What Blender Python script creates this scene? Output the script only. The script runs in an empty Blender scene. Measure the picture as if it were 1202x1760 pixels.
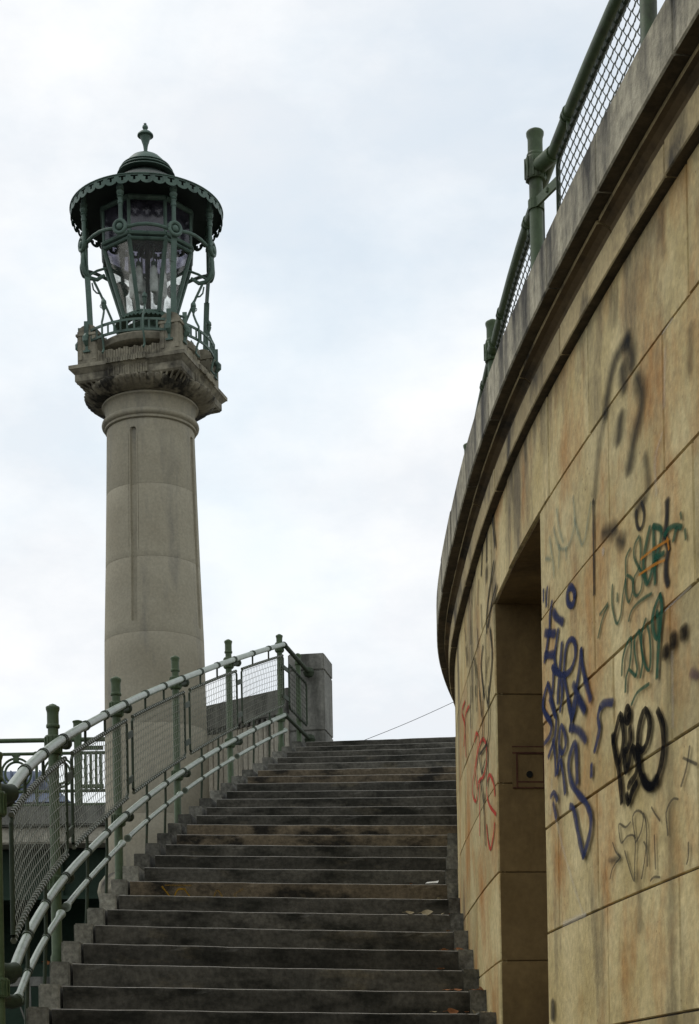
import bpy, bmesh, math, random
from mathutils import Vector, Matrix
random.seed(7)
R = math.radians
sc = bpy.context.scene
COL = sc.collection

# ---------------------------------------------------------------- camera
F_PX, H_PX, HORIZON_PX, ROLL = 3000.0, 1760.0, 1917.0, 0.018
cd = bpy.data.cameras.new('camera'); cam = bpy.data.objects.new('camera', cd); COL.objects.link(cam)
cd.sensor_fit = 'VERTICAL'; cd.sensor_height = 36.0; cd.sensor_width = 24.0
cd.lens = 36.0 * F_PX / H_PX
cd.shift_y = (HORIZON_PX - H_PX / 2) / H_PX
cd.clip_start = 0.05; cd.clip_end = 3000
cam.location = (0, 0, 0)
cam.matrix_world = Matrix.Rotation(R(90), 4, 'X') @ Matrix.Rotation(-ROLL, 4, 'Z')
sc.camera = cam

# ---------------------------------------------------------------- sky and sun
SUN_EL, SUN_AZ = R(58), R(-62)          # azimuth measured from +Y towards +X
w = bpy.data.worlds.new('World'); sc.world = w; w.use_nodes = True
nt = w.node_tree; nt.nodes.clear()
def WN(t, **k):
    n = nt.nodes.new(t)
    for a, b in k.items(): setattr(n, a, b)
    return n
out = WN('ShaderNodeOutputWorld'); bg = WN('ShaderNodeBackground'); bg.inputs[1].default_value = 0.1
sky = WN('ShaderNodeTexSky', sky_type='NISHITA'); sky.sun_disc = False
sky.sun_elevation = SUN_EL; sky.sun_rotation = SUN_AZ; sky.air_density = 1.0; sky.dust_density = 1.5
tc = WN('ShaderNodeTexCoord')
mp = WN('ShaderNodeMapping'); mp.inputs['Scale'].default_value = (1.0, 1.0, 1.9); mp.inputs['Location'].default_value = (3.1, 0.4, 1.3)
n1 = WN('ShaderNodeTexNoise'); n1.inputs['Scale'].default_value = 2.6; n1.inputs['Detail'].default_value = 7; n1.inputs['Roughness'].default_value = 0.55; n1.inputs['Distortion'].default_value = 0.25
r1 = WN('ShaderNodeValToRGB'); r1.color_ramp.elements[0].position = 0.40; r1.color_ramp.elements[1].position = 0.58
r1.color_ramp.elements[0].color = (0.66, 0.66, 0.66, 1); r1.color_ramp.elements[1].color = (1, 1, 1, 1)
n2 = WN('ShaderNodeTexNoise'); n2.inputs['Scale'].default_value = 6.0; n2.inputs['Detail'].default_value = 8; n2.inputs['Roughness'].default_value = 0.6
r2 = WN('ShaderNodeValToRGB'); r2.color_ramp.elements[0].position = 0.38; r2.color_ramp.elements[1].position = 0.62
r2.color_ramp.elements[0].color = (8.6, 8.95, 9.4, 1); r2.color_ramp.elements[1].color = (10.3, 10.4, 10.5, 1)
scl = WN('ShaderNodeMix', data_type='RGBA', blend_type='MULTIPLY'); scl.inputs[0].default_value = 1.0
scl.inputs[7].default_value = (2.4, 2.35, 1.85, 1)
mx = WN('ShaderNodeMix', data_type='RGBA')
L = nt.links.new
L(tc.outputs['Generated'], mp.inputs[0]); L(mp.outputs[0], n1.inputs['Vector']); L(mp.outputs[0], n2.inputs['Vector'])
L(n1.outputs['Fac'], r1.inputs[0]); L(n2.outputs['Fac'], r2.inputs[0])
L(sky.outputs[0], scl.inputs[6])
L(r1.outputs[0], mx.inputs[0]); L(scl.outputs[2], mx.inputs[6]); L(r2.outputs[0], mx.inputs[7])
L(mx.outputs[2], bg.inputs[0]); L(bg.outputs[0], out.inputs[0])
sd = bpy.data.lights.new('sun', 'SUN'); sd.energy = 0.9; sd.angle = R(25); sd.color = (1, 0.97, 0.92)
so = bpy.data.objects.new('sun', sd); COL.objects.link(so)
so.rotation_euler = Vector((math.sin(SUN_AZ) * math.cos(SUN_EL), math.cos(SUN_AZ) * math.cos(SUN_EL), math.sin(SUN_EL))).to_track_quat('Z', 'Y').to_euler()
sc.view_settings.view_transform = 'Standard'; sc.view_settings.look = 'None'
sc.view_settings.exposure = 0.0; sc.view_settings.gamma = 1.0; sc.view_settings.use_curve_mapping = False

# ---------------------------------------------------------------- materials
def mat(name, c1, c2, stain=None, stain_pos=(0.5, 0.72), stain_scale=(5, 5, 0.6), scale=3.0, rough=0.85,
        bump=0.25, bscale=60, metal=0.0, rnd=0.0, fine=0.12, pits=0.0, stain2=None, s2pos=(0.55, 0.7), s2scale=(2, 2, 1.2), spec=0.3, stain_rise=None):
    m = bpy.data.materials.new(name); m.use_nodes = True; t = m.node_tree; N = t.nodes; K = t.links.new
    b = N['Principled BSDF']; b.inputs['Roughness'].default_value = rough; b.inputs['Metallic'].default_value = metal
    b.inputs['Specular IOR Level'].default_value = spec
    co = N.new('ShaderNodeTexCoord').outputs['Object']
    def noise(s, d=5, vec=co, ro=0.6):
        n = N.new('ShaderNodeTexNoise'); n.inputs['Scale'].default_value = s; n.inputs['Detail'].default_value = d
        n.inputs['Roughness'].default_value = ro; K(vec, n.inputs['Vector']); return n.outputs['Fac']
    def ramp(f, a, bb, ca=(0, 0, 0, 1), cb=(1, 1, 1, 1)):
        r = N.new('ShaderNodeValToRGB'); r.color_ramp.elements[0].position = a; r.color_ramp.elements[1].position = bb
        r.color_ramp.elements[0].color = ca; r.color_ramp.elements[1].color = cb; K(f, r.inputs[0]); return r.outputs[0]
    def mix(f, a, bb, mode='MIX'):
        x = N.new('ShaderNodeMix'); x.data_type = 'RGBA'; x.blend_type = mode
        for v, i in ((f, 0), (a, 6), (bb, 7)):
            if isinstance(v, (int, float)): x.inputs[i].default_value = v
            elif isinstance(v, tuple): x.inputs[i].default_value = v + (1,) * (4 - len(v))
            else: K(v, x.inputs[i])
        return x.outputs[2]
    if rnd:                                    # every piece gets its own patch of stone
        oi = N.new('ShaderNodeObjectInfo'); va = N.new('ShaderNodeVectorMath'); va.operation = 'ADD'
        vm = N.new('ShaderNodeVectorMath'); vm.operation = 'SCALE'; vm.inputs['Scale'].default_value = 0.25
        cmb = N.new('ShaderNodeCombineXYZ'); mu = N.new('ShaderNodeMath'); mu.operation = 'MULTIPLY'; mu.inputs[1].default_value = 37.0
        K(oi.outputs['Random'], mu.inputs[0]); K(mu.outputs[0], cmb.inputs[0]); K(mu.outputs[0], cmb.inputs[2])
        K(cmb.outputs[0], vm.inputs[0]); K(co, va.inputs[0]); K(vm.outputs[0], va.inputs[1]); src = va.outputs[0]
    else: src = co
    col = mix(ramp(noise(scale, 6, src), 0.3, 0.7), c1, c2)
    if rnd:
        rr = N.new('ShaderNodeMapRange'); rr.inputs[3].default_value = 1 - rnd; rr.inputs[4].default_value = 1 + rnd * 0.7
        K(oi.outputs['Random'], rr.inputs[0])
        cx = N.new('ShaderNodeCombineColor'); [K(rr.outputs[0], cx.inputs[i]) for i in range(3)]
        col = mix(1.0, col, cx.outputs[0], 'MULTIPLY')
    for st, pos, ss in ((stain2, s2pos, s2scale), (stain, stain_pos, stain_scale)):
        if st:
            mpp = N.new('ShaderNodeMapping'); mpp.inputs['Scale'].default_value = ss; K(co, mpp.inputs[0])
            f_ = noise(1.0, 7, mpp.outputs[0], 0.62)
            if stain_rise and st is stain:              # stain grows denser towards the top
                sp = N.new('ShaderNodeSeparateXYZ'); K(co, sp.inputs[0]); gr = N.new('ShaderNodeMapRange')
                gr.inputs[1].default_value = stain_rise[0] + 1.75; gr.inputs[2].default_value = stain_rise[1] + 1.75; gr.inputs[4].default_value = stain_rise[2]
                ad = N.new('ShaderNodeMath'); K(sp.outputs[2], gr.inputs[0]); K(gr.outputs[0], ad.inputs[0]); K(f_, ad.inputs[1]); f_ = ad.outputs[0]
            col = mix(ramp(f_, *pos), col, st)
    if fine:
        f = ramp(noise(bscale * 0.7, 4), 0.3, 0.7, (1 - fine,) * 3 + (1,), (1 + fine,) * 3 + (1,))
        col = mix(1.0, col, f, 'MULTIPLY')
    hgt = noise(bscale, 6, co, 0.7)
    if pits:
        v = N.new('ShaderNodeTexVoronoi'); v.inputs['Scale'].default_value = 28; K(co, v.inputs['Vector'])
        dk = ramp(v.outputs['Distance'], 0.05, 0.16, (0.35, 0.3, 0.25, 1))
        gate = ramp(noise(3.2, 3), 0.50, 0.64)
        col = mix(gate, col, mix(1.0, col, dk, 'MULTIPLY'))
    K(col, b.inputs['Base Color'])
    if bump:
        bp = N.new('ShaderNodeBump'); bp.inputs['Strength'].default_value = bump; bp.inputs['Distance'].default_value = 0.01
        K(hgt, bp.inputs['Height']); K(bp.outputs[0], b.inputs['Normal'])
    return m

M = {}
M['wall'] = mat('sandstone_ashlar', (0.355, 0.272, 0.114), (0.525, 0.435, 0.232), stain=(0.135, 0.105, 0.055), stain_pos=(0.55, 0.74), stain_scale=(6, 3.2, 0.95),
                stain2=(0.34, 0.16, 0.04), s2pos=(0.48, 0.70), s2scale=(4.0, 2.4, 1.4), scale=2.6, bump=0.35, bscale=45, rnd=0.20, fine=0.20, pits=1.0, stain_rise=(2.1, 3.1, 0.12))
M['reveal'] = mat('shaded_brown_stone', (0.15, 0.098, 0.036), (0.22, 0.15, 0.062), stain=(0.085, 0.055, 0.022), stain_pos=(0.45, 0.75), stain_scale=(3, 3, 1), scale=2.5, rnd=0.08, bscale=45)  # browner stone, darkened further with the recess shade put into its colour
M['mould'] = mat('sandstone_moulding', (0.31, 0.235, 0.115), (0.44, 0.355, 0.19), stain=(0.045, 0.036, 0.022), stain_pos=(0.50, 0.66), stain_scale=(4, 2.4, 2.0), scale=3, rnd=0.16, fine=0.2)
M['parapet'] = mat('parapet_stone', (0.30, 0.272, 0.195), (0.44, 0.40, 0.295), stain=(0.040, 0.037, 0.030), stain_pos=(0.45, 0.68), stain_scale=(8, 5, 0.9), scale=3, rnd=0.18, bump=0.6, bscale=35, fine=0.35, stain_rise=(3.15, 3.42, 0.10))
M['mortar'] = mat('dark_mortar', (0.06, 0.045, 0.03), (0.10, 0.08, 0.055), scale=8)
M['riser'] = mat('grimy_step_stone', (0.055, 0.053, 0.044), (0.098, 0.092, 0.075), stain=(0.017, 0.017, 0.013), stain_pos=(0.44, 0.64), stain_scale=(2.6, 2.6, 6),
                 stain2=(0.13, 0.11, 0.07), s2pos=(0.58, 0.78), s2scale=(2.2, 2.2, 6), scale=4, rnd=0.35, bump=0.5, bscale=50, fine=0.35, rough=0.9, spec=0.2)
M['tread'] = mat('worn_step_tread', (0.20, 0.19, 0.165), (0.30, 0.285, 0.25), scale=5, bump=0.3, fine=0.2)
M['endblock'] = mat('step_end_stone', (0.19, 0.188, 0.155), (0.30, 0.29, 0.24), stain=(0.09, 0.088, 0.07), stain_pos=(0.5, 0.7), stain_scale=(5, 5, 5), scale=9, rnd=0.28, bump=0.6, bscale=60, fine=0.4)
M['column'] = mat('column_limestone', (0.265, 0.238, 0.172), (0.335, 0.308, 0.232), stain=(0.14, 0.135, 0.12), stain_pos=(0.54, 0.82), stain_scale=(3.5, 3.5, 0.6), scale=1.6, rnd=0.06, bump=0.2, bscale=50, fine=0.12, stain_rise=(7.2, 8.1, 0.05))
M['capital'] = mat('capital_stone', (0.20, 0.18, 0.13), (0.31, 0.285, 0.215), stain=(0.035, 0.032, 0.025), stain_pos=(0.47, 0.68), stain_scale=(3, 3, 3), scale=3, rnd=0.1, bump=0.2, bscale=30, fine=0.25)
M['iron'] = mat('green_painted_iron', (0.043, 0.068, 0.029), (0.065, 0.095, 0.044), scale=14, rough=0.5, bump=0.1, fine=0.15, spec=0.3, stain=(0.03, 0.033, 0.018), stain_pos=(0.55, 0.70), stain_scale=(9, 9, 4), stain2=(0.085, 0.042, 0.018), s2pos=(0.66, 0.74), s2scale=(14, 14, 10))
M['rail'] = mat('sky_lit_rail_paint', (0.155, 0.195, 0.15), (0.24, 0.28, 0.225), scale=10, rough=0.38, bump=0.03, fine=0.06, spec=0.5, stain=(0.09, 0.10, 0.065), stain_pos=(0.56, 0.72), stain_scale=(12, 12, 12))  # sky reflection on the rails is put into this paler base colour
M['lampiron'] = mat('verdigris_lamp_paint', (0.062, 0.104, 0.084), (0.098, 0.15, 0.12), scale=6, rough=0.5, bump=0.1, fine=0.15, spec=0.3, stain=(0.02, 0.032, 0.026), stain_pos=(0.55, 0.75), stain_scale=(5, 5, 3))
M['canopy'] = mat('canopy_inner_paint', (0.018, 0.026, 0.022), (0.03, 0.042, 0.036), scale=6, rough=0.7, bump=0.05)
M['wire'] = mat('galvanised_wire', (0.08, 0.088, 0.06), (0.16, 0.165, 0.125), scale=30, rough=0.45, bump=0, metal=0.3)
M['darkwire'] = mat('dark_mesh_wire', (0.03, 0.04, 0.03), (0.06, 0.07, 0.055), scale=30, rough=0.6, bump=0)
M['concrete'] = mat('board_marked_concrete', (0.36, 0.335, 0.27), (0.50, 0.47, 0.385), stain=(0.15, 0.14, 0.11), stain_pos=(0.5, 0.70), stain_scale=(7, 7, 0.8), scale=3, bump=0.4, bscale=40, fine=0.2)
M['pier'] = mat('weathered_pier_concrete', (0.14, 0.14, 0.122), (0.215, 0.21, 0.185), stain=(0.06, 0.06, 0.052), stain_pos=(0.45, 0.66), stain_scale=(5, 5, 1.2), scale=3, bump=0.5, bscale=40, fine=0.22)
M['rust'] = mat('rusty_frame', (0.05, 0.018, 0.010), (0.12, 0.05, 0.025), scale=30, bump=0.6, bscale=90)
M['black'] = mat('dark_abutment', (0.008, 0.009, 0.008), (0.018, 0.018, 0.016), scale=2, rough=0.95, spec=0.1)
M['girder'] = mat('girder_green_paint', (0.012, 0.028, 0.016), (0.02, 0.042, 0.026), scale=3, rough=0.6, spec=0.2)
M['slate'] = mat('blue_grey_slate', (0.12, 0.15, 0.21), (0.17, 0.20, 0.27), scale=0.3, rough=0.6, bump=0)
M['plaster'] = mat('distant_plaster', (0.33, 0.35, 0.37), (0.42, 0.43, 0.44), scale=0.4, bump=0)
M['ground'] = mat('asphalt_ground', (0.045, 0.045, 0.043), (0.06, 0.058, 0.055), scale=1.5, bump=0.3)
M['soffit_shade'] = mat('shaded_soffit_stone', (0.04, 0.031, 0.018), (0.10, 0.078, 0.045), scale=7, bump=0.5, bscale=40, fine=0.2)  # near-black tone paints the shade under the projecting ledges
M['brownriser'] = mat('brownish_step_stone', (0.085, 0.068, 0.044), (0.14, 0.112, 0.074), stain=(0.018, 0.016, 0.012), stain_pos=(0.48, 0.62), stain_scale=(3, 3, 6), scale=5, rnd=0.2, bump=0.5, bscale=50, fine=0.35, spec=0.2)
M['cavetto'] = mat('shaded_hollow_stone', (0.115, 0.078, 0.036), (0.17, 0.12, 0.06), stain=(0.03, 0.024, 0.015), stain_pos=(0.48, 0.66), stain_scale=(3.5, 2.2, 2), scale=4, rnd=0.2)  # moulding stone darkened, the hollow's shade is in the colour
M['endblock2'] = mat('step_end_stone_dark', (0.115, 0.113, 0.095), (0.20, 0.195, 0.165), stain=(0.05, 0.049, 0.04), stain_pos=(0.45, 0.65), stain_scale=(5, 5, 5), scale=9, rnd=0.3, bump=0.6, bscale=60, fine=0.4)
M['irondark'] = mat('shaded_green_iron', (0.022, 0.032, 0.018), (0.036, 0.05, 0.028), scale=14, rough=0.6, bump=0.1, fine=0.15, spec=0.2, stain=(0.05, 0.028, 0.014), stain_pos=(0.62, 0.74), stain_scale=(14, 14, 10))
M['capital2'] = mat('grimy_egg_moulding', (0.15, 0.133, 0.095), (0.27, 0.245, 0.18), stain=(0.028, 0.026, 0.02), stain_pos=(0.45, 0.58), stain_scale=(4, 4, 3), scale=3, bump=0.5, bscale=30, fine=0.25)
M['leaf'] = mat('dry_leaf', (0.14, 0.05, 0.015), (0.24, 0.10, 0.035), scale=30, bump=0)
M['leaf2'] = mat('pale_dry_leaf', (0.16, 0.13, 0.07), (0.24, 0.2, 0.12), scale=30, bump=0)
M['moss'] = mat('reddish_moss', (0.05, 0.018, 0.015), (0.09, 0.035, 0.03), scale=30, bump=0)
M['paper'] = mat('white_paper', (0.55, 0.55, 0.52), (0.65, 0.65, 0.62), scale=30, bump=0)
M['bulb'] = mat('milky_lamp_glass', (0.75, 0.77, 0.76), (0.8, 0.82, 0.8), scale=10, rough=0.2, bump=0)

def glass_mat(name, tint, dirt, dpos):
    m = bpy.data.materials.new(name); m.use_nodes = True; t = m.node_tree; N = t.nodes; K = t.links.new; N.clear()
    o = N.new('ShaderNodeOutputMaterial'); tr = N.new('ShaderNodeBsdfTransparent'); tr.inputs[0].default_value = tint
    gl = N.new('ShaderNodeBsdfGlossy'); gl.inputs['Roughness'].default_value = 0.12; gl.inputs[0].default_value = (0.8, 0.8, 0.8, 1)
    df = N.new('ShaderNodeBsdfDiffuse'); df.inputs[0].default_value = dirt
    co = N.new('ShaderNodeTexCoord'); n = N.new('ShaderNodeTexNoise'); n.inputs['Scale'].default_value = 9; n.inputs['Detail'].default_value = 8
    K(co.outputs['Object'], n.inputs['Vector'])
    r = N.new('ShaderNodeValToRGB'); r.color_ramp.elements[0].position = dpos[0]; r.color_ramp.elements[1].position = dpos[1]
    r.color_ramp.elements[0].color = (dpos[2],) * 3 + (1,); r.color_ramp.elements[1].color = (dpos[3],) * 3 + (1,)
    K(n.outputs['Fac'], r.inputs[0])
    a = N.new('ShaderNodeMixShader'); a.inputs[0].default_value = 0.07; K(tr.outputs[0], a.inputs[1]); K(gl.outputs[0], a.inputs[2])
    b = N.new('ShaderNodeMixShader'); K(r.outputs[0], b.inputs[0]); K(a.outputs[0], b.inputs[1]); K(df.outputs[0], b.inputs[2])
    K(b.outputs[0], o.inputs[0]); return m
M['glass'] = glass_mat('streaked_lantern_glass', (0.97, 0.98, 0.97, 1), (0.10, 0.10, 0.09, 1), (0.45, 0.68, 0.02, 0.30))
M['glass2'] = glass_mat('violet_lantern_glass', (0.50, 0.49, 0.56, 1), (0.10, 0.095, 0.12, 1), (0.4, 0.7, 0.10, 0.4))

def paint_mat(name, colr, op):
    m = bpy.data.materials.new(name); m.use_nodes = True; t = m.node_tree; N = t.nodes; K = t.links.new; N.clear()
    o = N.new('ShaderNodeOutputMaterial'); tr = N.new('ShaderNodeBsdfTransparent'); df = N.new('ShaderNodeBsdfDiffuse'); df.inputs[0].default_value = colr + (1,)
    at = N.new('ShaderNodeAttribute'); at.attribute_name = 'cover'
    co = N.new('ShaderNodeTexCoord'); n = N.new('ShaderNodeTexNoise'); n.inputs['Scale'].default_value = 45; n.inputs['Detail'].default_value = 5; K(co.outputs['Object'], n.inputs['Vector'])
    r = N.new('ShaderNodeMapRange'); r.inputs[1].default_value = 0.3; r.inputs[2].default_value = 0.65; r.inputs[3].default_value = 0.88 * op; r.inputs[4].default_value = op
    K(n.outputs['Fac'], r.inputs[0])
    mu = N.new('ShaderNodeMath'); mu.operation = 'MULTIPLY'; K(at.outputs['Fac'], mu.inputs[0]); K(r.outputs[0], mu.inputs[1])
    x = N.new('ShaderNodeMixShader'); K(mu.outputs[0], x.inputs[0]); K(tr.outputs[0], x.inputs[1]); K(df.outputs[0], x.inputs[2]); K(x.outputs[0], o.inputs[0]); return m
PAINT_COL = {'blue': (0.030, 0.038, 0.088), 'black': (0.008, 0.008, 0.009), 'grey': (0.035, 0.036, 0.035), 'green': (0.018, 0.075, 0.05), 'purple': (0.08, 0.04, 0.07),
             'orange': (0.42, 0.17, 0.03), 'soot': (0.032, 0.033, 0.034), 'teal': (0.10, 0.19, 0.17), 'red': (0.42, 0.055, 0.045), 'yellow': (0.30, 0.17, 0.02), 'white': (0.55, 0.53, 0.47)}

# ---------------------------------------------------------------- mesh helpers
def tag(o, label=None, cat=None, group=None, kind=None):
    if label: o['label'] = label
    if cat: o['category'] = cat
    if group: o['group'] = group
    if kind: o['kind'] = kind
    return o
def thing(name, loc, label, cat, group=None):
    o = bpy.data.objects.new(name, None); o.location = loc; o.empty_display_size = 0.2; COL.objects.link(o)
    return tag(o, label, cat, group)
def wloc(o):
    v = Vector((0, 0, 0))
    while o is not None: v += o.location; o = o.parent
    return v
class MB:
    def __init__(s): s.v = []; s.f = []; s.m = []; s.cov = []
    def add(s, vs, fs, mi=0):
        b = len(s.v); s.v += [tuple(x) for x in vs]; s.f += [tuple(i + b for i in f) for f in fs]; s.m += [mi] * len(fs)
    def box(s, c, d, rz=0.0, mi=0):
        cs, sn = math.cos(rz), math.sin(rz); vs = []
        for z in (-1, 1):
            for x, y in ((-1, -1), (1, -1), (1, 1), (-1, 1)):
                X, Y = x * d[0] / 2, y * d[1] / 2
                vs.append((c[0] + X * cs - Y * sn, c[1] + X * sn + Y * cs, c[2] + z * d[2] / 2))
        s.add(vs, [(3, 2, 1, 0), (4, 5, 6, 7), (0, 1, 5, 4), (1, 2, 6, 5), (2, 3, 7, 6), (3, 0, 4, 7)], mi)
    def tube(s, pts, r, n=8, cap=True, mi=0):
        pts = [Vector(p) for p in pts]; rr = r if isinstance(r, (list, tuple)) else [r] * len(pts)
        prev = None; rings = []
        for i, p in enumerate(pts):
            a = pts[max(i - 1, 0)]; b = pts[min(i + 1, len(pts) - 1)]; d = (b - a)
            if d.length < 1e-9: d = Vector((0, 0, 1))
            d.normalize()
            if prev is None:
                u = d.cross(Vector((0, 0, 1)))
                if u.length < 0.1: u = d.cross(Vector((1, 0, 0)))
            else:
                u = prev - d * prev.dot(d)
            u.normalize(); prev = u; w_ = d.cross(u)
            rings.append([p + (u * math.cos(2 * math.pi * k / n) + w_ * math.sin(2 * math.pi * k / n)) * rr[i] for k in range(n)])
        vs = [q for g in rings for q in g]; fs = []
        for i in range(len(pts) - 1):
            for k in range(n):
                a = i * n + k; b = i * n + (k + 1) % n; fs.append((a, b, b + n, a + n))
        if cap: fs.append(tuple(range(n - 1, -1, -1))); fs.append(tuple((len(pts) - 1) * n + k for k in range(n)))
        s.add(vs, fs, mi)
    def lathe(s, prof, c, n=48, a0=0.0, mod=None, closed=False):
        """prof: (r, z) pairs"""
        vs = []; fs = []
        for r, z in prof:
            for k in range(n):
                a = a0 + 2 * math.pi * k / n; q = r if mod is None else mod(r, z, a, k)
                vs.append((c[0] + q * math.cos(a), c[1] + q * math.sin(a), c[2] + z))
        for i in range(len(prof) - 1):
            for k in range(n):
                a = i * n + k; b = i * n + (k + 1) % n; fs.append((a, b, b + n, a + n))
        s.add(vs, fs)
        b = len(s.v) - len(vs)
        if not closed:
            if prof[0][0] > 1e-4: s.f.append(tuple(b + k for k in range(n - 1, -1, -1))); s.m.append(0)
            if prof[-1][0] > 1e-4: s.f.append(tuple(b + (len(prof) - 1) * n + k for k in range(n))); s.m.append(0)
    def bar(s, a, b, wdt, thk):
        """flat bar from a to b: width across, thickness"""
        a = Vector(a); b = Vector(b); d = (b - a).normalized(); u = d.cross(Vector((0, 0, 1)))
        if u.length < 0.05: u = Vector((1, 0, 0))
        u.normalize(); t = d.cross(u); vs = []
        for p in (a, b):
            for x, y in ((-1, -1), (1, -1), (1, 1), (-1, 1)): vs.append(p + u * x * wdt / 2 + t * y * thk / 2)
        s.add(vs, [(3, 2, 1, 0), (4, 5, 6, 7), (0, 1, 5, 4), (1, 2, 6, 5), (2, 3, 7, 6), (3, 0, 4, 7)])
    def build(s, name, m, parent=None, smooth=False, bevel=0.0, seg=2, kind=None, label=None):
        me = bpy.data.meshes.new(name); off = wloc(parent) if parent else Vector((0, 0, 0))
        me.from_pydata([(x[0] - off.x, x[1] - off.y, x[2] - off.z) for x in s.v], [], s.f)
        for mm in (m if isinstance(m, list) else [m]): me.materials.append(mm)
        if isinstance(m, list): me.polygons.foreach_set('material_index', s.m)
        bm = bmesh.new(); bm.from_mesh(me); bmesh.ops.recalc_face_normals(bm, faces=bm.faces)
        if bevel: bmesh.ops.bevel(bm, geom=[e for e in bm.edges if e.is_manifold and e.calc_face_angle(0) > 0.6], offset=bevel, segments=seg, affect='EDGES', clamp_overlap=True)
        bm.to_mesh(me); bm.free()
        if smooth:
            me.polygons.foreach_set('use_smooth', [True] * len(me.polygons))
            try: me.set_sharp_from_angle(angle=R(40))
            except Exception: pass
        o = bpy.data.objects.new(name, me); COL.objects.link(o)
        if parent: o.parent = parent
        if kind: o['kind'] = kind
        if label: o['label'] = label
        return o
PLAN = [(1.6, 1.9494, -0.2225), (2.4, 1.7714, -0.2225), (3.2, 1.5934, -0.2225), (4.0, 1.4154, -0.2222), (4.8, 1.2437, -0.2015), (5.6, 1.1001, -0.1585), (6.4, 0.9846, -0.1336), (7.2, 0.8869, -0.108), (8.0, 0.8151, -0.0714), (8.8, 0.7711, -0.0397), (9.6, 0.7488, -0.0183), (10.4, 0.7385, -0.0085), (11.2, 0.7406, 0.0185), (12.0, 0.7759, 0.0744), (12.8, 0.8611, 0.1354), (13.6, 0.9875, 0.1777), (14.4, 1.1403, 0.2011), (15.2, 1.3043, 0.2058), (16.0, 1.4646, 0.1917)]
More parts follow.
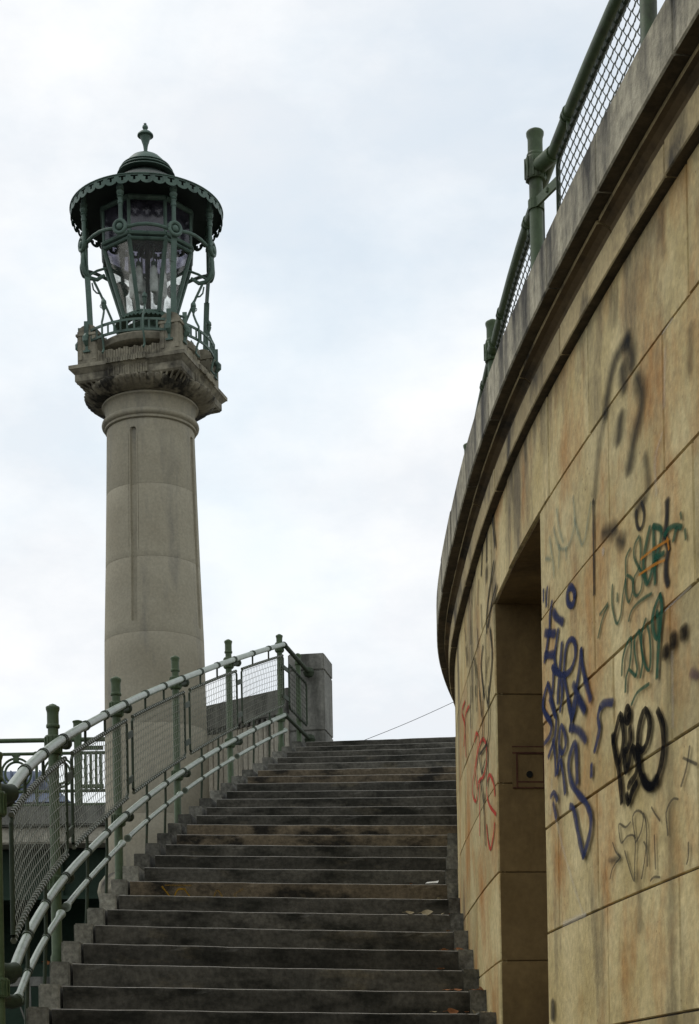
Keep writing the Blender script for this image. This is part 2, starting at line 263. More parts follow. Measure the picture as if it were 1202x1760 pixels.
PAINT = [
 ('blue',0.022,0.35,0.95,[(7.387,2.209),(7.391,2.161)]),
 ('blue',0.022,0.35,0.95,[(7.311,2.196),(7.337,2.124)]),
 ('blue',0.031,0.25,0.95,[(6.851,2.021),(6.857,2.009),(6.87,2.001),(6.89,1.999),(6.913,2.003),(6.936,2.012),(6.955,2.026),(6.967,2.042),(6.971,2.057),(6.965,2.069),(6.951,2.077),(6.931,2.079),(6.908,2.075),(6.885,2.065),(6.867,2.051),(6.855,2.036),(6.851,2.021)]),
 ('blue',0.027,0.25,0.95,[(7.229,2.113),(7.271,2.067),(7.283,2.015),(7.317,1.983),(7.371,1.921),(7.396,1.907)]),
 ('blue',0.038,0.4,0.9,[(7.209,2.066),(7.16,2.028),(7.049,1.976)]),
 ('blue',0.038,0.4,0.9,[(7.37,2.022),(7.187,1.968)]),
 ('blue',0.038,0.4,0.9,[(7.386,1.931),(7.216,1.89)]),
 ('blue',0.027,0.25,0.95,[(7.128,1.968),(7.177,1.911),(7.202,1.87),(7.176,1.825),(7.135,1.791)]),
 ('blue',0.027,0.25,0.95,[(7.069,1.898),(7.095,1.841),(7.12,1.787),(7.147,1.727),(7.158,1.675)]),
 ('blue',0.027,0.25,0.95,[(7.25,1.848),(7.214,1.822),(7.135,1.791),(7.051,1.763),(6.955,1.752),(6.888,1.767),(6.853,1.797),(6.857,1.837),(6.907,1.869),(6.974,1.872),(7.017,1.844),(7.034,1.799),(7.05,1.77)]),
 ('blue',0.027,0.25,0.95,[(7.051,1.763),(7.001,1.684),(6.965,1.623),(6.929,1.568)]),
 ('blue',0.027,0.25,0.95,[(7.219,1.847),(7.231,1.792),(7.251,1.738)]),
 ('blue',0.027,0.25,0.95,[(6.765,1.79),(6.787,1.744),(6.822,1.692),(6.871,1.636),(6.914,1.591),(6.936,1.557)]),
 ('blue',0.027,0.25,0.95,[(6.765,1.79),(6.751,1.725),(6.707,1.65)]),
 ('blue',0.027,0.25,0.95,[(7.332,1.8),(7.4,1.771),(7.437,1.727),(7.375,1.678),(7.283,1.629)]),
 ('blue',0.027,0.25,0.95,[(7.332,1.8),(7.261,1.713),(7.206,1.632)]),
 ('blue',0.027,0.25,0.95,[(7.094,1.757),(7.077,1.703),(7.118,1.632)]),
 ('blue',0.036,0.5,0.9,[(6.719,1.663),(6.641,1.565)]),
 ('blue',0.036,0.5,0.9,[(6.894,1.687),(6.833,1.63),(6.727,1.547)]),
 ('blue',0.036,0.4,0.9,[(6.352,1.485),(6.454,1.507),(6.514,1.503)]),
 ('blue',0.027,0.25,0.95,[(6.514,1.503),(6.543,1.473),(6.525,1.432),(6.555,1.394),(6.599,1.358)]),
 ('blue',0.027,0.25,0.95,[(6.643,1.319),(6.649,1.274)]),
 ('blue',0.027,0.25,0.95,[(6.984,1.646),(6.956,1.596),(6.934,1.555),(6.961,1.518)]),
 ('blue',0.027,0.25,0.95,[(6.851,1.618),(6.885,1.579),(6.935,1.551)]),
 ('blue',0.04,0.5,0.85,[(6.953,1.528),(6.822,1.487),(6.722,1.426)]),
 ('blue',0.04,0.5,0.85,[(6.814,1.605),(6.729,1.539)]),
 ('blue',0.027,0.25,0.95,[(7.418,1.75),(7.422,1.709),(7.338,1.652),(7.275,1.608),(7.306,1.574),(7.414,1.564)]),
 ('blue',0.027,0.25,0.95,[(7.303,1.727),(7.225,1.655),(7.184,1.612),(7.216,1.546),(7.264,1.523),(7.342,1.49)]),
 ('blue',0.027,0.25,0.95,[(7.253,1.545),(7.221,1.481),(7.21,1.389)]),
 ('blue',0.027,0.25,0.95,[(7.183,1.391),(7.143,1.449),(7.137,1.528),(7.099,1.569),(7.043,1.524),(7.03,1.473),(7.099,1.456),(7.14,1.489)]),
 ('blue',0.027,0.25,0.95,[(7.118,1.435),(7.081,1.363),(7.053,1.285)]),
 ('blue',0.034,0.35,0.95,[(6.859,1.288),(6.861,1.374),(6.879,1.452),(6.96,1.423),(6.988,1.377),(6.945,1.305),(6.84,1.242),(6.738,1.192),(6.67,1.131),(6.674,1.074),(6.751,1.007),(6.782,0.988)]),
 ('blue',0.034,0.35,0.95,[(6.975,1.219),(6.921,1.198),(6.865,1.106),(6.816,1.032),(6.782,0.988)]),
 ('blue',0.027,0.25,0.9,[(7.308,1.317),(7.252,1.327),(7.192,1.283)]),
 ('blue',0.027,0.25,0.9,[(7.264,1.284),(7.231,1.241),(7.215,1.213)]),
 ('black',0.028,0.08,1,[(6.353,1.34),(6.31,1.382),(6.26,1.418),(6.234,1.376),(6.225,1.324),(6.249,1.278),(6.284,1.252)]),
 ('black',0.028,0.08,1,[(6.356,1.369),(6.353,1.34),(6.326,1.289),(6.291,1.225),(6.271,1.164),(6.26,1.103)]),
 ('black',0.028,0.08,1,[(6.149,1.392),(6.151,1.383),(6.156,1.377),(6.164,1.373),(6.173,1.373),(6.181,1.377),(6.189,1.384),(6.193,1.393),(6.194,1.403),(6.192,1.412),(6.186,1.419),(6.179,1.423),(6.17,1.422),(6.161,1.418),(6.154,1.411),(6.15,1.402),(6.149,1.392)]),
 ('black',0.028,0.08,1,[(6.147,1.348),(6.145,1.306),(6.183,1.276),(6.216,1.282),(6.214,1.237),(6.197,1.203),(6.163,1.227),(6.124,1.274),(6.094,1.246),(6.069,1.208),(6.089,1.171),(6.163,1.152),(6.168,1.139)]),
 ('black',0.028,0.08,1,[(6.078,1.141),(6.138,1.117),(6.181,1.086),(6.197,1.123)]),
 ('black',0.028,0.08,1,[(6.075,1.266),(6.023,1.24),(5.971,1.247),(5.936,1.282),(5.929,1.326),(5.973,1.37),(6.017,1.351),(6.05,1.312),(6.062,1.261),(6.052,1.204),(6.028,1.156),(5.971,1.112),(5.905,1.097),(5.838,1.131),(5.799,1.179),(5.789,1.228),(5.798,1.282),(5.842,1.337)]),
 ('black',0.048,0.4,1,[(6.012,1.142),(5.971,1.11),(5.921,1.098),(5.863,1.11)]),
 ('grey',0.012,0.5,0.75,[(5.552,1.154),(5.583,1.093),(5.636,1.043)]),
 ('grey',0.012,0.5,0.75,[(5.61,1.129),(5.493,1.085)]),
 ('grey',0.01,0.5,0.75,[(6.389,0.981),(6.349,0.94),(6.296,0.913),(6.342,0.904),(6.399,0.885),(6.43,0.854)]),
 ('grey',0.01,0.5,0.75,[(6.165,1.018),(6.227,1.01),(6.306,1.034),(6.283,0.964),(6.211,0.974),(6.142,0.968),(6.114,0.942),(6.127,0.862),(6.135,0.806),(6.192,0.863),(6.241,0.928)]),
 ('grey',0.01,0.5,0.75,[(6.11,0.937),(6.05,0.963),(6.019,1.008),(6.046,1.033),(6.095,1.045),(6.138,1.034),(6.132,0.997),(6.114,0.953)]),
 ('grey',0.01,0.5,0.75,[(6.018,1.023),(5.992,0.988),(5.986,0.952),(5.989,0.902),(5.985,0.836)]),
 ('grey',0.01,0.5,0.75,[(6.02,0.925),(5.997,0.903),(6.016,0.858),(6.051,0.802)]),
 ('grey',0.01,0.5,0.75,[(5.93,1.028),(5.897,1.002),(5.845,0.968)]),
 ('grey',0.01,0.5,0.75,[(5.905,0.929),(5.901,0.854),(5.9,0.814)]),
 ('grey',0.01,0.5,0.75,[(5.663,1.006),(5.704,1.016),(5.747,1.007),(5.781,0.982),(5.776,0.944),(5.767,0.906)]),
 ('grey',0.01,0.5,0.75,[(5.956,0.781),(5.916,0.789),(5.856,0.78)]),
 ('grey',0.01,0.5,0.75,[(5.576,0.852),(5.578,0.81),(5.596,0.786)]),
 ('grey',0.03,0.7,0.6,[(6.296,0.912),(6.379,0.917),(6.435,0.923)]),
 ('green',0.014,0.5,0.8,[(6.502,1.848),(6.419,1.856),(6.396,1.859)]),
 ('green',0.014,0.5,0.8,[(6.397,1.85),(6.468,1.822),(6.531,1.77)]),
 ('green',0.014,0.5,0.8,[(6.331,1.907),(6.341,1.84),(6.291,1.755),(6.236,1.771),(6.211,1.826),(6.171,1.877)]),
 ('green',0.014,0.5,0.8,[(6.274,1.858),(6.275,1.83)]),
 ('green',0.014,0.5,0.8,[(6.109,1.965),(6.161,1.951),(6.17,1.889),(6.169,1.829),(6.14,1.786),(6.098,1.808),(6.095,1.853),(6.155,1.887)]),
 ('green',0.014,0.5,0.8,[(6.008,1.975),(6.059,1.964),(6.071,1.925),(6.033,1.883),(5.983,1.833),(6.0,1.787),(6.059,1.784),(6.087,1.826),(6.065,1.856),(6.01,1.869),(5.997,1.914),(5.999,1.966)]),
 ('green',0.014,0.5,0.8,[(6.144,1.722),(6.112,1.747),(6.021,1.754),(5.889,1.742)]),
 ('green',0.014,0.5,0.8,[(5.594,1.912),(5.587,1.89)]),
 ('green',0.014,0.5,0.8,[(5.557,1.846),(5.551,1.813)]),
 ('green',0.021,0.4,0.9,[(5.894,1.969),(5.955,1.9),(5.967,1.85),(5.933,1.788),(5.875,1.821),(5.858,1.869),(5.858,1.96)]),
 ('green',0.021,0.4,0.9,[(5.858,1.96),(5.779,1.919),(5.8,1.873),(5.847,1.835),(5.851,1.763)]),
 ('green',0.021,0.4,0.9,[(5.846,1.847),(5.757,1.836)]),
 ('green',0.021,0.4,0.9,[(5.746,1.89),(5.711,1.898),(5.652,1.89),(5.588,1.863)]),
 ('green',0.021,0.4,0.9,[(5.637,1.873),(5.663,1.845)]),
 ('green',0.015,0.4,0.9,[(6.234,1.554),(6.222,1.607),(6.177,1.643),(6.12,1.658),(6.118,1.616),(6.144,1.559),(6.183,1.535),(6.196,1.485)]),
 ('green',0.015,0.4,0.9,[(6.145,1.551),(6.074,1.51)]),
 ('green',0.015,0.4,0.9,[(6.025,1.657),(6.075,1.641),(6.078,1.592),(6.055,1.53),(6.074,1.51)]),
 ('green',0.015,0.4,0.9,[(6.025,1.654),(6.006,1.6),(5.992,1.541),(6.021,1.492)]),
 ('green',0.015,0.4,0.9,[(5.95,1.674),(5.995,1.64),(6.003,1.585),(5.967,1.521),(5.926,1.492),(5.907,1.532),(5.912,1.601),(5.935,1.645)]),
 ('green',0.015,0.4,0.9,[(6.125,1.423),(6.059,1.449),(5.929,1.447)]),
 ('green',0.021,0.3,0.95,[(5.799,1.712),(5.857,1.684),(5.884,1.647),(5.87,1.603),(5.839,1.575),(5.821,1.602),(5.827,1.649),(5.834,1.664)]),
 ('green',0.021,0.3,0.95,[(5.799,1.712),(5.786,1.658),(5.815,1.574),(5.835,1.5),(5.846,1.447)]),
 ('black',0.05,0.4,0.95,[(5.58,1.537),(5.582,1.512)]),
 ('black',0.05,0.4,0.95,[(5.676,1.541),(5.681,1.511)]),
 ('black',0.05,0.4,0.95,[(5.75,1.52),(5.755,1.497)]),
 ('purple',0.04,0.6,0.6,[(5.524,1.381),(5.47,1.357)]),
 ('orange',0.012,0.5,0.85,[(5.994,1.891),(5.862,1.882),(5.704,1.862)]),
 ('orange',0.012,0.5,0.85,[(6.016,1.844),(5.865,1.829),(5.75,1.81)]),
 ('orange',0.012,0.5,0.85,[(5.721,1.873),(5.706,1.831)]),
 ('soot',0.03,0.5,0.95,[(5.723,1.998),(5.73,1.943),(5.746,1.89),(5.721,1.835),(5.742,1.802),(5.748,1.76),(5.729,1.722)]),
 ('soot',0.07,0.9,0.7,[(6.448,2.135),(6.292,2.092)]),
 ('soot',0.07,0.9,0.7,[(5.983,2.084),(6.042,2.072)]),
 ('soot',0.07,0.9,0.7,[(6.262,2.047),(6.199,2.017)]),
 ('soot',0.016,0.4,0.9,[(5.983,2.084),(5.957,2.036),(5.978,2.001),(6.017,2.002),(6.044,2.039),(6.042,2.075)]),
 ('soot',0.016,0.4,0.9,[(6.569,2.298),(6.574,2.134),(6.578,1.946)]),
 ('soot',0.075,0.95,0.75,[(6.11,2.698),(6.237,2.695),(6.305,2.663),(6.363,2.603),(6.393,2.55)]),
 ('soot',0.075,0.95,0.75,[(6.11,2.698),(6.066,2.62),(6.068,2.584)]),
 ('soot',0.075,0.95,0.75,[(6.012,2.523),(5.958,2.442),(5.984,2.385),(6.046,2.336),(6.119,2.246)]),
 ('soot',0.075,0.95,0.75,[(6.199,2.468),(6.236,2.395)]),
 ('soot',0.075,0.95,0.75,[(6.177,2.631),(6.156,2.547)]),
 ('soot',0.045,0.9,0.5,[(6.393,2.55),(6.468,2.482),(6.516,2.402),(6.56,2.295)]),
 ('soot',0.045,0.9,0.5,[(5.936,2.228),(5.908,2.121),(5.944,2.077)]),
 ('teal',0.022,0.8,0.4,[(7.193,2.406),(7.151,2.346),(7.097,2.293),(6.989,2.255),(6.903,2.261),(6.849,2.296),(6.845,2.344),(6.861,2.416)]),
 ('teal',0.022,0.8,0.4,[(6.989,2.255),(6.987,2.21)]),
 ('teal',0.022,0.8,0.4,[(6.847,2.321),(6.782,2.236),(6.737,2.185),(6.687,2.204),(6.646,2.252),(6.605,2.3)]),
 ('teal',0.022,0.8,0.4,[(7.267,2.39),(7.236,2.32),(7.206,2.248),(7.203,2.207)]),
 ('teal',0.022,0.8,0.4,[(7.097,2.301),(7.114,2.219)]),
 ('teal',0.022,0.8,0.4,[(7.348,2.329),(7.263,2.298)]),
 ('teal',0.022,0.8,0.4,[(7.13,2.459),(7.092,2.366),(7.03,2.292)]),
 ('soot',0.03,0.5,0.95,[(8.671,3.041),(8.73,2.97),(8.657,2.806)]),
 ('soot',0.03,0.5,0.95,[(8.983,3.025),(9.012,2.846)]),
 ('soot',0.03,0.5,0.95,[(9.159,3.021),(9.28,2.859)]),
 ('soot',0.03,0.5,0.95,[(8.712,2.75),(8.93,2.663),(9.056,2.574),(9.069,2.495)]),
 ('soot',0.03,0.5,0.95,[(8.637,2.611),(8.838,2.574),(9.009,2.51)]),
 ('soot',0.03,0.5,0.95,[(9.777,3.075),(9.808,2.927),(9.912,2.819),(9.944,2.675)]),
 ('soot',0.03,0.5,0.95,[(9.731,2.535),(9.643,2.404),(9.697,2.323)]),
 ('soot',0.03,0.5,0.95,[(9.253,2.475),(9.363,2.399),(9.238,2.199)]),
 ('soot',0.03,0.5,0.95,[(8.906,2.469),(8.853,2.299),(9.07,2.133)]),
 ('soot',0.03,0.5,0.95,[(10.283,2.745),(10.219,2.62)]),
 ('soot',0.018,0.5,0.8,[(9.41,2.873),(9.48,2.762)]),
 ('soot',0.018,0.5,0.8,[(9.307,2.711),(9.286,2.575)]),
 ('soot',0.018,0.5,0.8,[(10.347,2.871),(10.128,2.625)]),
 ('soot',0.018,0.5,0.8,[(9.524,2.641),(9.495,2.533)]),
 ('soot',0.018,0.5,0.8,[(10.022,3.096),(9.938,2.896)]),
 ('soot',0.018,0.5,0.8,[(9.127,2.498),(9.134,2.276)]),
 ('soot',0.018,0.5,0.8,[(9.87,2.634),(9.949,2.341)]),
 ('soot',0.018,0.5,0.8,[(9.007,2.352),(9.169,2.246),(9.063,2.106)]),
 ('soot',0.018,0.5,0.8,[(9.43,2.218),(9.561,2.451)]),
 ('soot',0.09,0.7,0.7,[(9.018,2.803),(9.024,2.767)]),
 ('red',0.024,0.4,0.9,[(10.43,2.462),(10.685,2.455),(10.464,2.321),(10.57,2.225)]),
 ('red',0.024,0.4,0.9,[(10.115,2.364),(10.454,2.36),(10.43,2.13)]),
 ('red',0.024,0.4,0.9,[(9.833,2.091),(9.703,2.112),(9.593,2.061),(9.698,1.985),(9.941,1.894),(9.988,1.829),(9.838,1.756),(9.706,1.788),(9.761,1.915),(9.605,1.998),(9.352,2.004),(9.186,1.931),(9.176,1.846),(9.335,1.804),(9.609,1.824),(9.705,1.793)]),
 ('red',0.024,0.4,0.9,[(9.552,1.819),(9.607,1.529)]),
 ('red',0.024,0.4,0.9,[(8.808,1.506),(9.075,1.598),(9.181,1.669),(9.171,1.73),(9.05,1.753),(8.886,1.676),(8.834,1.606)]),
 ('red',0.024,0.4,0.9,[(9.231,1.521),(9.173,1.433),(9.065,1.37),(8.925,1.419),(8.875,1.472)]),
 ('soot',0.022,0.4,0.95,[(9.959,2.435),(10.027,2.281),(10.009,2.208)]),
 ('soot',0.022,0.4,0.95,[(9.682,2.367),(9.65,2.222)]),
 ('soot',0.022,0.4,0.95,[(9.464,2.286),(9.382,2.133)]),
 ('soot',0.022,0.4,0.95,[(9.254,2.261),(9.331,2.121),(9.317,2.054),(9.38,1.994)]),
 ('soot',0.022,0.4,0.95,[(9.023,2.204),(9.063,1.957),(9.363,1.942),(9.527,1.949),(9.41,1.829)]),
 ('soot',0.022,0.4,0.95,[(9.222,1.866),(9.411,1.824)]),
 ('soot',0.022,0.4,0.95,[(9.469,1.808),(9.342,1.619),(9.298,1.427)]),
 ('soot',0.022,0.4,0.95,[(9.113,1.936),(9.173,1.72)]),
 ('soot',0.05,0.6,0.8,[(9.327,1.701),(9.333,1.665)]),
 ('soot',0.06,0.9,0.3,[(5.738,1.573),(5.744,1.258),(5.752,0.781),(5.75,0.282)]),
 ('soot',0.03,0.9,0.3,[(5.715,2.957),(5.712,2.794)]),
 ('soot',0.03,0.9,0.3,[(5.746,2.925),(5.749,2.869)]),
 ('soot',0.03,0.9,0.3,[(6.7,3.015),(6.696,2.834)]),
 ('soot',0.03,0.9,0.3,[(8.098,3.056),(8.058,2.826)]),
 ('soot',0.03,0.9,0.3,[(8.309,3.081),(8.264,2.843)]),
 ('soot',0.045,0.95,0.35,[(6.235,2.928),(6.257,2.813)]),
 ('soot',0.045,0.95,0.35,[(7.722,3.003),(7.72,2.886)]),
 ('soot',0.045,0.95,0.35,[(5.477,2.458),(5.495,2.32)]),
 ('soot',0.045,0.95,0.35,[(7.095,3.005),(7.106,2.868)]),
 ('soot',0.045,0.95,0.35,[(6.087,0.828),(6.079,0.625)]),
 ('soot',0.05,0.5,0.8,[(7.352,0.463),(7.357,0.395)]),
 ('white',0.022,0.9,0.22,[(7.266,1.237),(7.076,1.016),(6.831,0.779)]),
 ('white',0.022,0.9,0.22,[(5.76,2.232),(5.834,2.173),(5.829,2.055)]),
 ('white',0.022,0.9,0.22,[(5.717,2.491),(5.739,2.31)]),
 ('white',0.022,0.9,0.22,[(5.703,1.496),(5.71,1.251)]),
 ('white',0.022,0.9,0.22,[(7.309,1.391),(7.343,1.251)]),
 ('white',0.025,0.8,0.4,[(7.146,0.768),(6.787,0.765)]),
 ('white',0.025,0.8,0.4,[(6.453,2.074),(6.447,2.057)]),
 ('white',0.008,0.6,0.35,[(5.763,1.647),(5.518,1.653)]),
 ('white',0.008,0.6,0.35,[(5.743,2.551),(5.641,2.556)]),
]
# ---------------------------------------------------------------- plan curve of the curved wall (x as a function of y)
def hermite(tab, y):
    if y <= tab[0][0]: return tab[0][1] + tab[0][2] * (y - tab[0][0]), tab[0][2]
    if y >= tab[-1][0]: return tab[-1][1] + tab[-1][2] * (y - tab[-1][0]), tab[-1][2]
    for (a, xa, da), (b, xb, db) in zip(tab, tab[1:]):
        if a <= y <= b:
            h = b - a; t = (y - a) / h
            x = (2*t**3 - 3*t*t + 1) * xa + (t**3 - 2*t*t + t) * h * da + (3*t*t - 2*t**3) * xb + (t**3 - t*t) * h * db
            d = ((6*t*t - 6*t) * xa + (6*t - 6*t*t) * xb) / h + (3*t*t - 4*t + 1) * da + (3*t*t - 2*t) * db
            return x, d
def wp(y, off=0.0):
    """point on the wall plan at parameter y, moved 'off' metres outwards (towards the stairs)"""
    x, d = hermite(PLAN, y); n = math.hypot(1, d); return x - off / n, y + off * d / n

# ---------------------------------------------------------------- ground and unseen light-blocking slab
g = MB(); g.box((0, 100, -1.85), (900, 900, 0.2)); o = g.build('ground', M['ground']); o['kind'] = 'structure'
g = MB(); pts = [wp(y, -0.35) for y in [0.5 + 0.5 * i for i in range(33)]]
poly = pts + [(14, 16.5), (14, 0.5)]; n = len(poly)
g.add([(x, y, 3.0) for x, y in poly] + [(x, y, 3.36) for x, y in poly], [tuple(range(n - 1, -1, -1)), tuple(range(n, 2 * n))] + [(i, (i + 1) % n, (i + 1) % n + n, i + n) for i in range(n)])
o = g.build('light_block_slab', M['parapet']); o['kind'] = 'structure'  # unseen slab added behind the wall top to block light

# ---------------------------------------------------------------- curved wall
WALL = thing('curved_stone_wall', (1.2, 6.0, -1.75), 'curved sandstone wall with graffiti, door niche and dark cornice right of the stairs', 'wall')
DR, DL = 7.475, 8.775                        # near and far jamb of the door niche
ZC = [2.563, 2.104, 1.656, 1.209, 0.7625, 0.315, -0.135, -0.585, -1.035, -1.485, -1.75]
def curved_block(prof, ya, yb, name, m, low=None, step=0.14):
    """profile (off, z) swept along the plan from ya to yb, ends eased back into the joint"""
    n = max(1, int((yb - ya) / step)); b = MB(); st = []
    st.append((ya + 0.004, -0.006)); st.append((ya + 0.010, 0.0))
    for i in range(1, n): st.append((ya + (yb - ya) * i / n, 0.0))
    st.append((yb - 0.010, 0.0)); st.append((yb - 0.004, -0.006))
    k = len(prof); vs = []
    for y, e in st:
        for o_, z in prof:
            p = wp(y, o_ + (e if o_ > -0.05 else 0)); vs.append((p[0], p[1], z))
    fs = [(i * k + j, i * k + (j + 1) % k, (i + 1) * k + (j + 1) % k, (i + 1) * k + j) for i in range(len(st) - 1) for j in range(k)]
    fs += [tuple(range(k)), tuple((len(st) - 1) * k + j for j in range(k - 1, -1, -1))]
    b.add(vs, fs)
    if low is not None:                      # faces of the profile listed in 'low' carry the second material
        q_ = 0
        for i in range(len(st) - 1):
            for j in range(k): b.m[q_] = 1 if j in low else 0; q_ += 1
    return b.build(name, m, WALL, smooth=False)
def fill(js, a, b, avg=0.72):
    """known joints, completed with further joints where the run between them is long"""
    js = sorted(j for j in js if a + 0.12 < j < b - 0.12); out = [a]
    for j in js + [b]:
        gap = j - out[-1]
        if gap > avg * 1.75:
            k = int(round(gap / avg)); s = out[-1]
            for q in range(1, k): out.append(s + gap * q / k + random.uniform(-0.05, 0.05))
        out.append(j)
    return out
Y0, Y1 = 0.8, 15.6
joints = [[6.62-.0, 5.5, 7.27, 8.25, 8.84, 4.6], [5.75, 6.37, 4.9], [5.49, 6.59, 9.85, 4.6], [5.73, 6.36, 9.6, 5.0], [5.5, 6.61, 7.23, 9.89, 4.7], [5.68, 6.49, 9.86, 5.0],
          [5.4, 6.8, 9.7], [5.8, 6.5], [5.5, 6.7, 9.8], [5.7, 6.4]]
def face_prof(z0, z1, deep=0.3):
    j = random.uniform(-0.0022, 0.0022)
    return [(-deep, z0 + 0.0026), (-0.008, z0 + 0.0026), (j, z0 + 0.006), (j, z1 - 0.006), (-0.008, z1 - 0.0026), (-deep, z1 - 0.0026)]
fj = fill(joints[0], Y0, Y1)
for a, b in zip(fj, fj[1:]): curved_block(face_prof(2.563, 2.988, 0.62 if 6.5 < a < 9 else 0.3), a, b, 'ashlar_block', M['wall'])
for c in range(len(ZC) - 1):
    z1, z0 = ZC[c], ZC[c + 1]; js = joints[min(c + 1, len(joints) - 1)]
    for lo, hi in ((Y0, DR), (DL, Y1)):
        fj = fill(js, lo, hi)
        for a, b in zip(fj, fj[1:]): curved_block(face_prof(z0, z1, 0.03 if a == DL else 0.3), a, b, 'ashlar_block', M['wall'])
# core behind the joints
def core(ya, yb, z0, z1, o0, o1, name, m):
    n = int((yb - ya) / 0.2) + 1; b = MB(); vs = []
    for i in range(n + 1):
        y = ya + (yb - ya) * i / n
        for o_, z in ((o0, z0), (o1, z0), (o1, z1), (o0, z1)):
            p = wp(y, o_); vs.append((p[0], p[1], z))
    fs = [(i * 4 + j, i * 4 + (j + 1) % 4, i * 4 + 4 + (j + 1) % 4, i * 4 + 4 + j) for i in range(n) for j in range(4)] + [(0, 1, 2, 3), (n * 4 + 3, n * 4 + 2, n * 4 + 1, n * 4)]
    b.add(vs, fs); return b.build(name, m, WALL)
core(Y0, DR - 0.02, -1.8, 2.55, -0.6, -0.014, 'wall_core', M['mortar']); core(DL + 0.08, Y1, -1.8, 2.55, -0.6, -0.014, 'wall_core', M['mortar'])
core(Y0, Y1, 2.575, 3.3, -0.6, -0.014, 'wall_core', M['mortar'])
# door niche: far reveal stones, soffit slab, back wall, near reveal
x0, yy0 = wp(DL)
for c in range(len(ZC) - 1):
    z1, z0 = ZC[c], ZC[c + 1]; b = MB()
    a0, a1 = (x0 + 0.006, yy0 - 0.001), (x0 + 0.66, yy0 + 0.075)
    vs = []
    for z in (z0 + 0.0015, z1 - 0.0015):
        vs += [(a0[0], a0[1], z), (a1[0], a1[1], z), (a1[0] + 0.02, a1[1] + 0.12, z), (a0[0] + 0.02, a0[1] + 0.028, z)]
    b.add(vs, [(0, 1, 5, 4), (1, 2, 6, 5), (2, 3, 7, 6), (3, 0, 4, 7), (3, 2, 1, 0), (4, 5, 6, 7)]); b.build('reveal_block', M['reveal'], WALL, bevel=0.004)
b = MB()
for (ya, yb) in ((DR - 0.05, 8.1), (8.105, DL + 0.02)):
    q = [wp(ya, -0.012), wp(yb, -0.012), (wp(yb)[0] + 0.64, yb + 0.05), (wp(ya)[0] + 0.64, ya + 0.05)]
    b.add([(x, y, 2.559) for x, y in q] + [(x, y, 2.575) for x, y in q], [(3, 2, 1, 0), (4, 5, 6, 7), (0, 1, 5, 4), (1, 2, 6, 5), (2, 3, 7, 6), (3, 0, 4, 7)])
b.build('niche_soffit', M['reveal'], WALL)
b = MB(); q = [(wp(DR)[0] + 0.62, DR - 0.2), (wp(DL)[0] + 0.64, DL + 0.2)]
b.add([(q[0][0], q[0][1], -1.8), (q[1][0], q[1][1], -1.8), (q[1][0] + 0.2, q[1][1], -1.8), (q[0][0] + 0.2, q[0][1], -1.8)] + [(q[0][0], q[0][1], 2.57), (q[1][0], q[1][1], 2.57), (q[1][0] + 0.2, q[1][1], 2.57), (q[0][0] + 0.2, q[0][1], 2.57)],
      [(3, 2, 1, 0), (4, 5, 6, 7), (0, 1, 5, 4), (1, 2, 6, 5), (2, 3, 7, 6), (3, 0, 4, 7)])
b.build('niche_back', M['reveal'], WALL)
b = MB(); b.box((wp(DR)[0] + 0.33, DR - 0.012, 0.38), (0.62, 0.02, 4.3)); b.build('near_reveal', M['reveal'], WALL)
# little access hatch in the far reveal
def rv(t, z, out_=0.0): return (x0 + t, yy0 + 0.115 * t - out_, z)
def rbox(b, t0, t1, z0, z1, o0, o1, mi=0):
    vs = [rv(t0, z0, o1), rv(t1, z0, o1), rv(t1, z0, o0), rv(t0, z0, o0), rv(t0, z1, o1), rv(t1, z1, o1), rv(t1, z1, o0), rv(t0, z1, o0)]
    b.add(vs, [(3, 2, 1, 0), (4, 5, 6, 7), (0, 1, 5, 4), (1, 2, 6, 5), (2, 3, 7, 6), (3, 0, 4, 7)], mi)
b = MB(); rbox(b, 0.105, 0.245, 1.665, 1.80, 0.0, 0.006); hatch = b.build('meter_hatch', M['reveal'], WALL)
b = MB()
for t0, t1, z0, z1 in ((0.078, 0.27, 1.836, 1.842), (0.08, 0.27, 1.803, 1.812), (0.097, 0.106, 1.635, 1.81), (0.235, 0.243, 1.64, 1.81), (0.10, 0.245, 1.658, 1.666), (0.08, 0.27, 1.630, 1.636)): rbox(b, t0, t1, z0, z1, 0.001, 0.010)
b.build('rusty_edge', M['rust'], hatch)
b = MB()
for t0, t1, z0, z1 in ((0.08, 0.27, 1.812, 1.836), (0.078, 0.097, 1.636, 1.803), (0.243, 0.275, 1.636, 1.803), (0.106, 0.235, 1.636, 1.658)): rbox(b, t0, t1, z0, z1, 0.0, 0.009)
b.build('hatch_frame', M['reveal'], hatch)
b = MB(); cxx = rv(0.165, 1.70, 0.0)
b.tube([(cxx[0], cxx[1] - 0.004, cxx[2]), (cxx[0], cxx[1] - 0.011, cxx[2])], 0.017, 14); b.build('lock_disc', M['black'], hatch)

# cornice, parapet
fj = fill([5.6, 6.9, 8.4, 9.9, 11.2], Y0, Y1, 1.1)
for a, b_ in zip(fj, fj[1:]):
    z = random.uniform(-0.002, 0.002); e = random.uniform(-0.002, 0.003)
    curved_block([(-0.3, 2.990), (0.034 + e, 2.990), (0.038 + e, 2.995), (0.038 + e, 3.098 + z), (-0.3, 3.102 + z)], a, b_, 'fascia_block', [M['mould'], M['soffit_shade']], low=(0,))
fj = fill([5.0, 6.25, 7.55, 9.1, 10.5], Y0, Y1, 1.2)
for a, b_ in zip(fj, fj[1:]):
    e = random.uniform(-0.002, 0.003)
    curved_block([(-0.3, 3.105), (0.014, 3.105), (0.008, 3.118), (0.008, 3.135), (0.018, 3.156), (0.040, 3.170), (0.060 + e, 3.174), (0.062 + e, 3.188), (-0.3, 3.190)], a, b_, 'cornice_block', [M['mould'], M['cavetto']], low=(1, 2, 3, 4, 5))
